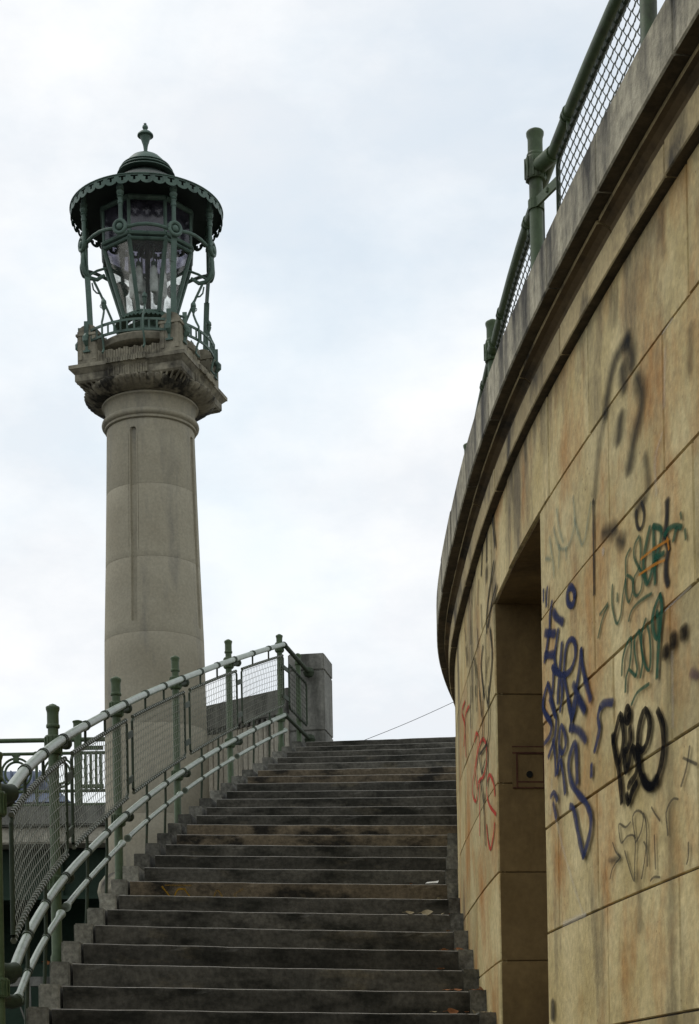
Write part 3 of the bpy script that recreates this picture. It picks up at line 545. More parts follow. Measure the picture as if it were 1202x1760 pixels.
fj = fill([4.3, 5.3, 6.08, 6.78, 8.05, 8.9, 9.83, 10.7, 11.5], Y0, Y1, 0.95)
for a, b_ in zip(fj, fj[1:]):
    e = random.uniform(-0.003, 0.003)
    curved_block([(-0.3, 3.192), (0.048, 3.192), (0.110 + e, 3.192), (0.116 + e, 3.198), (0.116 + e, 3.392), (0.108 + e, 3.401), (-0.3, 3.405)], a, b_, 'parapet_block', [M['parapet'], M['soffit_shade']], low=(0, 1))

# graffiti strokes lying on the stone
def smooth_path(p, step=0.012):
    if len(p) < 3:
        a, b = Vector((p[0][0], p[0][1])), Vector((p[-1][0], p[-1][1])); n = max(2, int((b - a).length / step)); return [a.lerp(b, i / n) for i in range(n + 1)]
    P = [Vector(q) for q in p]; outp = []
    for i in range(len(P) - 1):
        p0 = P[max(i - 1, 0)]; p1 = P[i]; p2 = P[i + 1]; p3 = P[min(i + 2, len(P) - 1)]; n = max(2, int((p2 - p1).length / step))
        for k in range(n):
            t = k / n; outp.append(0.5 * ((2 * p1) + (p2 - p0) * t + (2 * p0 - 5 * p1 + 4 * p2 - p3) * t * t + (3 * p1 - p0 - 3 * p2 + p3) * t ** 3))
    outp.append(P[-1]); return outp
def paint_object(strokes, name, m, parent, place, base_off, ASP=0.6):
    vs = []; fs = []; cv = []; idx = 0
    for (wdt, soft, op, pts) in strokes:
        path = smooth_path([(p[0] * ASP, p[1]) for p in pts]); idx += 1; n = len(path); hw = wdt / 2; b = len(vs)
        d0 = (path[0] - path[1]).normalized(); d1 = (path[-1] - path[-2]).normalized()
        ext = [(path[0] + d0 * hw * 0.8, 0.35, 0.0), (path[0] + d0 * hw * 0.4, 0.8, 0.7)] + [(q, 1.0, 1.0) for q in path] + [(path[-1] + d1 * hw * 0.4, 0.8, 0.7), (path[-1] + d1 * hw * 0.8, 0.35, 0.0)]
        for i, (q, ws, c) in enumerate(ext):
            a = ext[max(i - 1, 0)][0]; e = ext[min(i + 1, len(ext) - 1)][0]; d = (e - a)
            if d.length < 1e-6: d = Vector((1, 0))
            d.normalize(); nn = Vector((-d.y, d.x)); jit = 1 + 0.10 * math.sin(i * 0.7 + idx)
            for k, cc in ((-1, 0), (-(1 - soft), 0.9), (0, 1), ((1 - soft), 0.9), (1, 0)):
                p = q + nn * hw * ws * k * jit * (1 + soft * 0.25); vs.append(place(p.x / ASP, p.y, base_off + 0.00006 * idx)); cv.append(c * cc * op)
        for i in range(len(ext) - 1):
            for k in range(4): fs.append((b + i * 5 + k, b + i * 5 + k + 1, b + i * 5 + k + 6, b + i * 5 + k + 5))
    me = bpy.data.meshes.new(name); off = wloc(parent)
    me.from_pydata([(x - off.x, y - off.y, z - off.z) for x, y, z in vs], [], fs); me.materials.append(m)
    at = me.attributes.new('cover', 'FLOAT', 'POINT'); at.data.foreach_set('value', cv)
    o = bpy.data.objects.new(name, me); COL.objects.link(o); o.parent = parent; return o
def on_wall(y, z, off):
    p = wp(y, off); return (p[0], p[1], z)
PM = {k: paint_mat(k + '_spray_paint', c, 1.0) for k, c in PAINT_COL.items()}
GL = {'blue': 'large blue sprayed tag beside the door', 'black': 'bold black sprayed tag', 'grey': 'thin grey scribbled tag', 'green': 'green tag with the year 2009',
      'purple': 'purple spot of paint', 'white': 'chalky white run-off marks', 'orange': 'two thin orange lines', 'soot': 'faded black sprayed lines', 'teal': 'washed-out teal scribble', 'red': 'red looping tag near the stairs'}
for i, k in enumerate(('white', 'teal', 'soot', 'red', 'grey', 'green', 'purple', 'orange', 'blue', 'black')):
    o = paint_object([(a[1], a[2], a[3], a[4]) for a in PAINT if a[0] == k], 'graffiti', PM[k], WALL, on_wall, 0.0032 + 0.0005 * i); o['label'] = GL[k]

# ---------------------------------------------------------------- staircase
LX = [-1.447, -1.494, -1.514, -1.525, -1.527, -1.527, -1.524, -1.510, -1.488, -1.464, -1.437, -1.403, -1.366, -1.328, -1.283, -1.234, -1.175, -1.110, -1.040, -0.967, -0.890, -0.811, -0.730, -0.648, -0.555]
LY = [7.845, 8.435, 8.882, 9.322, 9.784, 10.283, 10.790, 11.238, 11.664, 12.111, 12.580, 13.060, 13.500, 13.950, 14.430, 14.880, 15.320, 15.745, 16.185, 16.640, 17.080, 17.510, 17.960, 18.420, 18.865]
RX = [0.765, 0.752, 0.744, 0.740, 0.737, 0.737, 0.748, 0.762, 0.775, 0.801, 0.831, 0.857, 0.887, 0.913, 0.942, 0.968, 1.0, 1.025, 1.053, 1.082, 1.11, 1.138, 1.166, 1.195, 1.224]
RY = [8.975, 9.430, 9.85, 10.22, 10.58, 10.94, 11.336, 11.733, 12.108, 12.487, 12.923, 13.31, 13.752, 14.14, 14.563, 14.937, 15.413, 15.775, 16.195, 16.615, 17.032, 17.445, 17.859, 18.29, 18.712]
Z0, DZ = 0.512, 0.1473
# smooth extension down towards the camera
for k in range(1, 15):
    LX.insert(0, LX[0] + 0.035 + 0.004 * k); LY.insert(0, LY[0] - 0.42); RX.insert(0, 0.0); RY.insert(0, RY[0] - 0.40)
    RX[0] = wp(RY[0])[0]
KO = 14
STAIR = thing('staircase', (-0.3, 12.0, -1.75), 'grimy stone staircase climbing and curving along the graffiti wall', 'staircase')
def lerp(a, b, t): return a + (b - a) * t
NS = len(LX)
for i in range(NS):
    k = i - KO; z = Z0 + DZ * k
    lx, ly, rx, ry = LX[i], LY[i], RX[i], RY[i]
    if i + 1 < NS: lx2, ly2, rx2, ry2 = LX[i + 1], LY[i + 1], RX[i + 1], RY[i + 1]
    else: lx2, ly2, rx2, ry2 = lx + 0.09, ly + 0.45, rx + 0.05, ry + 0.42
    # extend the right end well under the wall face
    dx, dy = rx - lx, ry - ly; ln = math.hypot(dx, dy); ex = 0.30 if k < 8 else 0.8
    RXe, RYe = rx + dx / ln * ex, ry + dy / ln * ex
    ax, ay = lx2 + (lx2 - lx) * 0.15, ly2 + (ly2 - ly) * 0.15
    dx2, dy2 = rx2 - lx2, ry2 - ly2; l2 = math.hypot(dx2, dy2); bx, by = rx2 + dx2 / l2 * ex + (rx2 - rx) * 0.15, ry2 + dy2 / l2 * ex + (ry2 - ry) * 0.15
    ux, uy = dx / ln, dy / ln; nx, ny = uy, -ux           # outward (towards the camera) horizontal normal of the riser
    b = MB(); nseg = 44; prof = []
    # profile across the step: (forward, height, material)
    PR = [(0.0, -DZ - 0.03), (0.0, -0.030), (-0.0005, -0.012), (-0.004, -0.0035), (-0.012, 0.0)]
    w_l = 0.105; rng = random.Random(100 + i); ph = rng.random() * 9
    vs = []; cols = []
    for s in range(nseg + 1):
        t = (w_l + 0.004) / ln + (1 - (w_l + 0.004) / ln) * s / nseg
        px, py = lerp(lx, RXe, t), lerp(ly, RYe, t); qx, qy = lerp(ax, bx, t), lerp(ay, by, t)
        sag = -0.004 * math.sin(math.pi * t) + 0.0009 * math.sin(t * 23 + ph) + 0.0006 * math.sin(t * 61 + ph)      # worn middle
        wear = 0.002 * math.sin(t * 17 + ph) ** 2 + (rng.uniform(.004, .012) if rng.random() < 0.05 else 0)
        for f, h in PR:
            hh = h + (sag if h > -0.05 else 0); ff = f - (wear if h > -0.02 else 0); vs.append((px + nx * ff, py + ny * ff, z + hh - 0.003))
        vs.append((qx, qy, z + sag - 0.003)); vs.append((qx, qy, z - DZ - 0.03))
    kk = len(PR) + 2; fs = []; ms = []
    for s in range(nseg):
        for j in range(kk):
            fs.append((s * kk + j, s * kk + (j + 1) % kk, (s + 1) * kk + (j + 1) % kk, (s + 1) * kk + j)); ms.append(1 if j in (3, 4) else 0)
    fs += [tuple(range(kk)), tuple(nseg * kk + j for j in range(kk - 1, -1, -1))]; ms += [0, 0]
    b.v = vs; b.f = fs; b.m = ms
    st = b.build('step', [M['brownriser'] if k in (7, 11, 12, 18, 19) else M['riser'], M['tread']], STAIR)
    # end blocks: slightly proud and higher than the worn middle
    def endblock(t0, t1, mm='endblock'):
        e = MB(); p = [(lerp(lx, rx, t0), lerp(ly, ry, t0)), (lerp(lx, rx, t1), lerp(ly, ry, t1)), (lerp(lx2, rx2, t1), lerp(ly2, ry2, t1)), (lerp(lx2, rx2, t0), lerp(ly2, ry2, t0))]
        p[0] = (p[0][0] + nx * 0.004, p[0][1] + ny * 0.004); p[1] = (p[1][0] + nx * 0.004, p[1][1] + ny * 0.004)
        p[2] = (p[2][0] + (lx2 - lx) * .1, p[2][1] + (ly2 - ly) * .1); p[3] = (p[3][0] + (lx2 - lx) * .1, p[3][1] + (ly2 - ly) * .1)
        jz = random.uniform(-0.002, 0.002)
        e.add([(x, y, z - DZ - 0.02) for x, y in p] + [(x, y, z + 0.004 + jz) for x, y in p], [(3, 2, 1, 0), (4, 5, 6, 7), (0, 1, 5, 4), (1, 2, 6, 5), (2, 3, 7, 6), (3, 0, 4, 7)])
        e.build('end_block', M[mm], st, bevel=0.008 if k < 8 else 0.004, seg=2)
    endblock(0.0, w_l / ln, 'endblock' if k < 9 else 'endblock2')
    if k < 12: endblock(1 - lerp(0.115, 0.07, max(0, k) / 12) / ln, 1 + 0.05 / ln, 'endblock2')
# yellow scrawl on riser 8
sI = 7 + KO
def on_riser(s, z, off):
    dx, dy = RX[sI] - LX[sI], RY[sI] - LY[sI]; ln = math.hypot(dx, dy); return (LX[sI] + dx / ln * s + dy / ln * off, LY[sI] + dy / ln * s - dx / ln * off, z)
zr = Z0 + DZ * 7
for sw in [(0.014, 0.6, 0.8, [(0.33, zr - 0.04), (0.40, zr - 0.13)]), (0.014, 0.6, 0.9, [(0.40, zr - 0.13), (0.43, zr - 0.06), (0.48, zr - 0.055)]), (0.012, 0.7, 0.8, [(0.47, zr - 0.05), (0.53, zr - 0.13)]),
                  (0.01, 0.7, 0.5, [(0.35, zr - 0.03), (0.52, zr - 0.03)]), (0.012, 0.7, 0.5, [(0.66, zr - 0.12), (0.69, zr - 0.06), (0.73, zr - 0.12)]), (0.010, 0.7, 0.35, [(0.86, zr - 0.05), (0.80, zr - 0.09), (0.86, zr - 0.12)])]:
    o = paint_object([sw], 'graffiti_stroke', PM['yellow'], STAIR, on_riser, 0.003, 1.0)
b = MB(); q = [(LX[-1], LY[-1] + 0.42), (RX[-1] + 0.9, RY[-1] + 0.42), (3.5, 26), (-1.2, 26)]; zt = Z0 + DZ * 24 - 0.004
b.add([(x, y, zt - 0.3) for x, y in q] + [(x, y, zt) for x, y in q], [(3, 2, 1, 0), (4, 5, 6, 7), (0, 1, 5, 4), (1, 2, 6, 5), (2, 3, 7, 6), (3, 0, 4, 7)])
b.build('upper_landing', M['tread'])['kind'] = 'structure'
# ---------------------------------------------------------------- stair railing
def sm(a): return [a[0]] + [(a[i - 1] + a[i] + a[i + 1]) / 3 for i in range(1, len(a) - 1)] + [a[-1]]
SX, SY = sm(sm(LX)), sm(sm(LY)); KC = 23.4
def left_edge(k):
    i = k + KO; j = min(max(int(math.floor(i)), 0), NS - 2); t = i - j
    return lerp(SX[j], SX[j + 1], t), lerp(SY[j], SY[j + 1], t)
def SP(k, h, off=0.0):
    """point above the left edge of the flight: k steps up, h above the nosing line, off outwards"""
    if k <= KC:
        x, y = left_edge(k); xa, ya = left_edge(k - 0.4); xb, yb = left_edge(k + 0.4); d = math.hypot(xb - xa, yb - ya)
        return (x - (yb - ya) / d * off, y + (xb - xa) / d * off, Z0 + DZ * k + h)
    t = (k - KC) / 2.4; x, y = left_edge(KC); ex, ey = -0.345, 19.62; d = math.hypot(ex - x, ey - y)
    return (lerp(x, ex, t) - (ey - y) / d * off, lerp(y, ey, t) + (ex - x) / d * off, Z0 + DZ * KC + h - 0.07 * t)
RAIL = thing('stair_railing', (-1.5, 12, 0.5), 'green iron railing with wire mesh panels following the left edge of the stairs', 'railing')
def collar(b, P, k, h, off, r, dk=0.05):
    for q in (-1, 1):
        a = P(k + q * dk * 0.9 - dk * 0.45, h, off); c = P(k + q * dk * 0.9 + dk * 0.45, h, off); b.tube([a, c], r * 1.22, 12)
KA, KB = -1.45, KC
def railpath(a, b, h, off=0.0, st=0.5): n = int((b - a) / st); return [SP(a + (b - a) * i / n, h, off) for i in range(n + 1)]
for nm, h, r, k0, lab in (('handrail', 1.07, 0.025, KA, 'pale sky-lit top handrail'), ('lower_rail', 0.32, 0.022, -1.35, None)):
    b = MB(); b.tube(railpath(k0, KC, h), r, 14); b.build(nm, M['rail'], RAIL, smooth=True, label=lab)
    b = MB(); b.tube(railpath(KC + 0.02, KC + 2.35, h, 0, 0.6), r, 14)
    e = SP(KC + 2.2, h); b.lathe([(0.001, -0.062), (0.045, -0.045), (0.064, 0), (0.045, 0.045), (0.001, 0.062)], e, 16); b.build(nm, M['irondark'], RAIL, smooth=True)
# bottom rail is made of short lengths with plugged, flared ends beside each post
POSTK = [-1.75, 3.3, 8.3, 13.5, 18.4, 23.4]
cuts = [(-1.0, 2.95), (3.35, 8.0), (8.45, 13.2), (13.65, 18.1), (18.55, 23.7)]
for a, c in cuts:
    b = MB(); p = railpath(a, min(c, KC), 0.155, 0, 0.3); b.tube(p, 0.0165, 12)
    for kk, s in ((a, 1), (min(c, KC), -1)): b.tube([SP(kk, 0.155), SP(kk + 0.10 * s, 0.155), SP(kk + 0.22 * s, 0.155)], [0.026, 0.023, 0.0165], 12)
    b.build('bottom_rail', M['rail'], RAIL, smooth=True)
def post_obj(base, top_h, parent, name, r=0.029, clamps=(), m=None):
    """base: (x, y, z); height above it"""
    x, y, z = base; H = top_h; b = MB()
    b.lathe([(r * 1.22, -0.02), (r * 1.22, 0.06), (r, 0.075), (r, H - 0.118), (r * 1.24, H - 0.117), (r * 1.30, H - 0.112), (r * 1.30, H - 0.104), (r * 1.22, H - 0.099), (r * 1.12, H - 0.098), (r * 1.11, H - 0.046), (r * 1.14, H - 0.030), (r * 1.30, H - 0.016), (r * 1.32, H - 0.006), (r * 1.20, H - 0.001), (r * 0.85, H + 0.002), (r * 0.7, H + 0.008), (0.0005, H + 0.016)], (x, y, z), 20)
    o = b.build(name, m or M['iron'], parent, smooth=True); return o
posts = []
for i, k in enumerate(POSTK):
    x, y, z = SP(k, -0.05, 0.05); zt = SP(k, 1.25 if i < 5 else 1.17, 0)[2]
    po = post_obj((x, y, z - (0.12 if i < 5 else 0.0)), zt - z + (0.12 if i < 5 else 0), RAIL, 'post'); posts.append(po)
    for h, sz in ((1.02, 0.10), (0.27, 0.08)):
        zz = SP(k, h)[2] + 0.02; b = MB()
        b.lathe([(0.031, -sz / 2), (0.042, -sz / 2), (0.046, -sz / 2 + .01), (0.042, 0), (0.046, sz / 2 - .01), (0.042, sz / 2), (0.031, sz / 2)], (x, y, zz), 16, closed=True)
        for q in range(12):
            a_ = q * math.pi / 6; b.tube([(x + 0.046 * math.cos(a_), y + 0.046 * math.sin(a_), zz - sz * .42), (x + 0.046 * math.cos(a_), y + 0.046 * math.sin(a_), zz + sz * .42)], 0.004, 4)
        b.build('clamp', M['iron'], po)
        if i < 5:
            b = MB(); b.tube([SP(k, h + 0.02, 0.05), SP(k + 0.35, h + 0.0, 0.045), SP(k + 0.55, h - 0.0, 0.03)], [0.022, 0.024, 0.026], 12)
            e = SP(k + 0.62, h, 0.025); b.lathe([(0.001, -0.036), (0.022, -0.03), (0.035, -0.012), (0.036, 0.006), (0.026, 0.03), (0.001, 0.036)], e, 14)
            b.build('rail_bracket', M['irondark'], RAIL, smooth=True)
# post halfway to the pier
x, y, z = SP(KC + 1.45, 0.0, 0.03); post_obj((x, y, z - 0.05), 5.085 - z + 0.05, RAIL, 'post')
# spindles
spk = []
for a, c in zip(POSTK, POSTK[1:]): spk += [a + (c - a) * 0.36, a + (c - a) * 0.68]
for k in spk:
    if k < KA: continue
    b = MB(); b.tube([SP(k, 1.06), SP(k, 0.965)], 0.0085, 8); collar(b, SP, k, 1.07, 0, 0.025); b.build('spindle', M['irondark'], RAIL, smooth=True)
    b = MB(); b.tube([SP(k, 0.42), SP(k, 0.2), SP(k, -0.08, 0.012), SP(k, -0.14, 0.02)], 0.0095, 8)
    collar(b, SP, k, 0.32, 0, 0.022); collar(b, SP, k, 0.155, 0, 0.0165)
    p = SP(k, -0.12, 0.02); b.box(p, (0.028, 0.028, 0.04)); p2 = SP(k, -0.12, -0.02); b.tube([p, p2], 0.011, 6)
    b.build('spindle', M['irondark'], RAIL, smooth=True)
b = MB()
for k in POSTK[1:]: collar(b, SP, k + 0.02, 1.07, 0, 0.025); collar(b, SP, k + 0.02, 0.32, 0, 0.022)
b.build('rail_collars', M['irondark'], RAIL, smooth=True)

def mesh_panel(P, k0, k1, h0, h1, parent, len_m, off=0.0, wr=0.0021, mw=None, mf=None, bulge=0.0, amp=0.0065, pitch=0.074):
    """crimped wire mesh in a round bar frame; P(k, h, off)"""
    fr = MB(); c = (k1 - k0) * 0.03; n = 8; rr = 0.010
    path = [P(k0, h0 + 0.03, off), P(k0, h1 - 0.03, off), P(k0 + c, h1, off)] + [P(k0 + c + (k1 - k0 - 2 * c) * i / n, h1, off) for i in range(1, n + 1)] + [P(k1, h1 - 0.03, off), P(k1, h0 + 0.03, off), P(k1 - c, h0, off)] + \
           [P(k1 - c - (k1 - k0 - 2 * c) * i / n, h0, off) for i in range(1, n + 1)] + [P(k0, h0 + 0.03, off)]
    fr.tube(path, rr, 8, cap=False)
    fo = fr.build('panel_frame', mf or M['irondark'], parent, smooth=True)
    b = MB(); nv = int(len_m / pitch); nh = int((h1 - h0) / 0.052)
    rnd = random.Random(int(k0 * 1000)); by = [rnd.uniform(-1, 1) * 0.003 for _ in range(nv)]
    def bz(t, s): return bulge * math.sin(math.pi * t) * math.sin(math.pi * s)
    for i in range(nv):
        t = (i + 0.5) / nv; k = k0 + (k1 - k0) * t; pts = []; m = nh * 4
        dk = amp * (k1 - k0) / len_m
        for j in range(m + 1):
            s = j / m; a = math.sin(s * nh * math.pi * 2)
            pts.append(P(k + dk * a, h0 + (h1 - h0) * s, off + 0.003 * a + bz(t, s)))
        b.tube(pts, wr, 3, cap=False)
    # the frame wrapped by wire ends: beads along the top and bottom bars
    for i in range(nv):
        t = (i + 0.5) / nv; k = k0 + (k1 - k0) * t
        for h in (h1, h0): b.tube([P(k - 0.012 / len_m * (k1 - k0), h, off), P(k + 0.012 / len_m * (k1 - k0), h, off)], 0.0145, 6)
    for j in range(nh):
        s = (j + 0.5) / nh; pts = [];  m = nv * 2
        for i in range(m + 1):
            t = i / m; a = (1 if i % 2 else -1); pts.append(P(k0 + (k1 - k0) * t, h0 + (h1 - h0) * s + 0.0022 * a, off - 0.003 * a + bz(t, s)))
        b.tube(pts, wr, 3, cap=False)
    b.build('wire_mesh', mw or M['wire'], fo, kind='stuff')
    return fo
def seg_len(k0, k1): a, c = SP(k0, 0), SP(k1, 0); return math.dist(a, c)
PAN = []
for i in range(5):
    k0, k1 = POSTK[i] + (0.75 if i else 0.5), POSTK[i + 1] + 0.28
    if i == 4: k1 = POSTK[5] - 0.08
    PAN.append((k0, k1)); mesh_panel(SP, k0, k1, 0.425, 0.955, RAIL, seg_len(k0, k1), off=0.004, bulge=0.03 if i == 4 else 0.01)
mesh_panel(SP, KC + 0.38, KC + 1.95, 0.44, 0.91, RAIL, 0.68, off=0.0, mw=M['darkwire'])
for i in range(5):
    ka = PAN[i][1]; kb = PAN[i + 1][0] if i < 4 else KC + 0.38
    for h in (0.53, 0.84):
        b = MB(); a, c = SP(ka - 0.05, h, 0.004), SP(kb + 0.02, h, 0.004); b.bar(a, c, 0.012, 0.045); b.build('panel_strap', M['irondark'], RAIL)
def SPL(k, h, off=0.0):
    p = SP(-1.75, h); return (p[0] - 0.12 - k, p[1] - 0.06 + off, p[2])
mesh_panel(SPL, 0.0, 1.0, 0.42, 0.93, RAIL, 1.0)
# the rails turn the corner at the lowest post and run off to the left
for h, r, kk in ((1.07, 0.026, KA), (0.32, 0.024, -1.35), (0.155, 0.02, -1.0)):
    b = MB(); p = Vector(SP(kk, h)); b.tube([p + Vector((0.0, 0.03, 0.0)), p + Vector((-0.02, -0.02, -0.012)), p + Vector((-0.08, -0.07, 0.0)), p + Vector((-0.35, -0.09, 0.02)), p + Vector((-1.2, -0.10, 0.02))], [r * 1.5, r * 1.55, r * 1.4, r * 1.25, r * 1.25], 14)
    b.build('corner_rail', M['irondark'], RAIL, smooth=True)

# ---------------------------------------------------------------- fence on the parapet
FENCE = thing('parapet_fence', (1.1, 7.5, 3.4), 'dark green tube and wire mesh fence on top of the curved wall', 'fence')
def FP(y, h, off=0.0): p = wp(y, -0.11 + off); return (p[0], p[1], 3.40 + h)
FY = [4.4, 6.0, 7.7, 9.55, 11.3, 13.0]
b = MB(); b.tube([FP(3.0 + 0.3 * i, 0.76) for i in range(36)], 0.027, 14); b.build('top_rail', M['iron'], FENCE, smooth=True)
for i, y in enumerate(FY):
    x, yy, z = FP(y, 0, 0.052 if i < 3 else 0.0); po = post_obj((x, yy, 3.38), 0.947, FENCE, 'post', r=0.030)
    b = MB(); zz = 4.16
    b.lathe([(0.031, -0.05), (0.043, -0.05), (0.047, -.04), (0.043, 0), (0.047, .04), (0.043, .05), (0.031, .05)], (x, yy, zz), 16, closed=True)
    for q in range(10):
        a_ = q * math.pi / 5; b.tube([(x + 0.046 * math.cos(a_), yy + 0.046 * math.sin(a_), zz - .045), (x + 0.046 * math.cos(a_), yy + 0.046 * math.sin(a_), zz + .045)], 0.0045, 4)
    c = FP(y - 0.13, 0.76); b.tube([(x, yy, zz), (c[0], c[1], c[2])], 0.036, 12); b.build('clamp', M['iron'], po, smooth=True)
    for h in (0.60, 0.13):
        b = MB(); b.lathe([(0.031, -0.022), (0.0365, -0.022), (0.0365, 0.022), (0.031, 0.022)], (x, yy, 3.40 + h), 16, closed=True)
        a = Vector(FP(y - 0.2, h, 0.0)); c = Vector((x, yy - 0.03, 3.40 + h)); b.bar(a, c, 0.012, 0.044)
        b.lathe([(0.0, -.012), (0.008, -.008), (0.008, .008), (0, .012)], a.lerp(c, 0.4) + Vector((-0.008, 0, 0)), 8); b.build('strap', M['iron'], po)
for y0_, y1_ in zip(FY, FY[1:]):
    if y1_ > 12: continue
    mesh_panel(FP, y0_ + 0.12, y1_ - 0.22, 0.03, 0.685, FENCE, y1_ - y0_ - 0.34, off=0.0, mw=M['darkwire'], wr=0.0026, amp=0.0095, pitch=0.056)
for y0_, y1_ in zip(FY, FY[1:]):
    for t in (0.25, 0.75):
        y = y0_ + (y1_ - y0_) * t; b = MB(); b.tube([FP(y, 0.76), FP(y, 0.68)], 0.009, 8)
        for q in (-1, 1): b.tube([FP(y + q * 0.016 - .008, 0.76), FP(y + q * 0.016 + .008, 0.76)], 0.033, 12)
        b.build('spindle', M['iron'], FENCE, smooth=True)
# dead tuft of moss on the coping
b = MB(); rg = random.Random(3)
for i in range(160):
    y = 6.93 + rg.gauss(0, 0.07); p = Vector(FP(y, -0.01 + rg.random() * 0.02, rg.uniform(0.08, 0.2))); d = Vector((rg.gauss(0, 1), rg.gauss(0, 1), rg.random() * 1.3 + .2)).normalized() * rg.uniform(.01, .035); s = d.cross(Vector((rg.random(), rg.random(), rg.random()))).normalized() * 0.003
    b.add([p - s, p + s, p + d], [(0, 1, 2)])
o = b.build('moss_tuft', M['moss']); tag(o, 'dark reddish dry tuft growing on the wall coping under the mesh', 'plant')

# ---------------------------------------------------------------- lamp column
CX, CY, AL = -2.137, 20.0, 29.0; RZ = -R(45 - AL)
def pol(a, r, z): return (CX + r * math.sin(R(a)), CY - r * math.cos(R(a)), z)
COLM = thing('lamp_column', (CX, CY, -1.75), 'tall tapering limestone column with square carved capital, left of the stairs', 'column')
def shaft_r(z):
    tb = [(2.6, .60), (4.8, .578), (5.43, .568), (6.28, .540), (7.11, .517), (7.84, .500)]
    for (a, ra), (b_, rb) in zip(tb, tb[1:]):
        if z <= b_: return lerp(ra, rb, max(0, (z - a)) / (b_ - a))
    return .5
GR = [-17.0, 73.0, 163.0, 253.0]
def shaft_drum(z0, z1):
    base = [360 * i / 84 for i in range(84)]; angs = set(base)
    for g in GR:
        for d in (-6.6, -6.55, -6.1, -6.05, -3.75, -3.7, -2.6, -1.3, 0, 1.3, 2.6, 3.7, 3.75, 6.05, 6.1, 6.55, 6.6): angs.add((g + d) % 360)
    angs = sorted(angs); zs = [z0, z0 + 0.006]
    extra = [7.745 - 0.034 + 0.034 * math.sin(R(q)) for q in (0, 25, 45, 60, 72, 82, 90)] + [7.747, 5.56, 5.562, 6.36, 6.362, 7.66, 7.662]
    n = max(2, int((z1 - z0) / 0.25)); zs += [z0 + (z1 - z0) * i / n for i in range(1, n)] + [q for q in extra if z0 + .01 < q < z1 - .01] + [z1 - 0.006, z1]; zs.sort()
    b = MB(); vs = []
    for iz, z in enumerate(zs):
        rr = shaft_r(z) - (0.002 if iz in (0, len(zs) - 1) else 0)
        for a in angs:
            r = rr
            for g in GR:
                d = abs((a - g + 180) % 360 - 180); s = R(d) * rr
                lim = 0.0345
                if z > 7.711: lim = math.sqrt(max(0, 0.034 ** 2 - (z - 7.711) ** 2)) + 0.0001 if z < 7.7451 else -1
                if 5.561 < z < 7.746 and s < lim: r = rr - 0.030
                elif 6.361 < z < 7.661 and 6.08 < d < 6.58: r = rr - 0.006
            vs.append(pol(a, r, z))
    k = len(angs); fs = [(i * k + j, i * k + (j + 1) % k, (i + 1) * k + (j + 1) % k, (i + 1) * k + j) for i in range(len(zs) - 1) for j in range(k)]
    fs += [tuple(range(k)), tuple((len(zs) - 1) * k + j for j in range(k - 1, -1, -1))]
    b.add(vs, fs); return b.build('shaft_drum', M['column'], COLM, smooth=True)
dz = [2.78, 3.41, 4.42, 5.435, 6.284, 7.107, 7.84]
for a, c in zip(dz, dz[1:]): shaft_drum(a + 0.0007, c - 0.0007)
b = MB(); b.lathe([(0.45, 7.84), (.505, 7.842), (.522, 7.85), (.522, 7.875), (.535, 7.88), (.552, 7.895), (.556, 7.912), (.552, 7.93), (.535, 7.945), (.515, 7.95), (.506, 7.965), (.512, 8.08), (.53, 8.10), (.548, 8.108), (.552, 8.12), (.545, 8.132), (.52, 8.136)], (CX, CY, 0), 96)
b.build('neck_ring', M['column'], COLM, smooth=True)
def egg(r, z, a, k):
    t = (z - 8.136) / 0.13; return r - (0.040 if k % 6 == 0 else (0.010 if k % 6 in (1, 5) else 0)) * min(1, max(0, t * 3))
b = MB(); b.lathe([(.52, 8.136), (.60, 8.14), (.68, 8.165), (.74, 8.205), (.75, 8.232), (.72, 8.256), (.6, 8.262)], (CX, CY, 0), 54 * 6, mod=egg); b.build('egg_moulding', M['capital2'], COLM, smooth=True)
def sq(b, z0, z1, R0, R1, n=1, mi=0):
    c0 = [pol(AL + 90 * q, R0, z0) for q in range(4)]; c1 = [pol(AL + 90 * q, R1, z1) for q in range(4)]
    b.add(c0 + c1, [(3, 2, 1, 0), (4, 5, 6, 7), (0, 1, 5, 4), (1, 2, 6, 5), (2, 3, 7, 6), (3, 0, 4, 7)])
b = MB(); sq(b, 8.255, 8.275, .88, .905); sq(b, 8.275, 8.35, .905, .905); b.build('abacus', M['capital'], COLM)
b = MB(); sq(b, 8.352, 8.40, .905, .97); sq(b, 8.40, 8.44, .98, .98); b.build('abacus_cap', M['capital'], COLM)
b = MB()                                                     # carved corner leaves under the abacus
for q in range(4):
    for j in range(9):
        a = AL + 90 * q + (j - 4) * 4.2; r1 = .90 / max(math.cos(R(45 - abs((j - 4) * 4.2))) * 1.4142, .7) * (1.0 - .0)
        r1 = .62 / math.cos(R(45 - abs(a - AL - 90 * q))); b.tube([pol(a, .70, 8.20), pol(a, (r1 + .70) / 2, 8.232), pol(a, r1, 8.262)], [.010, .014, .012], 6)
b.build('corner_leaf', M['capital'], COLM, smooth=True)
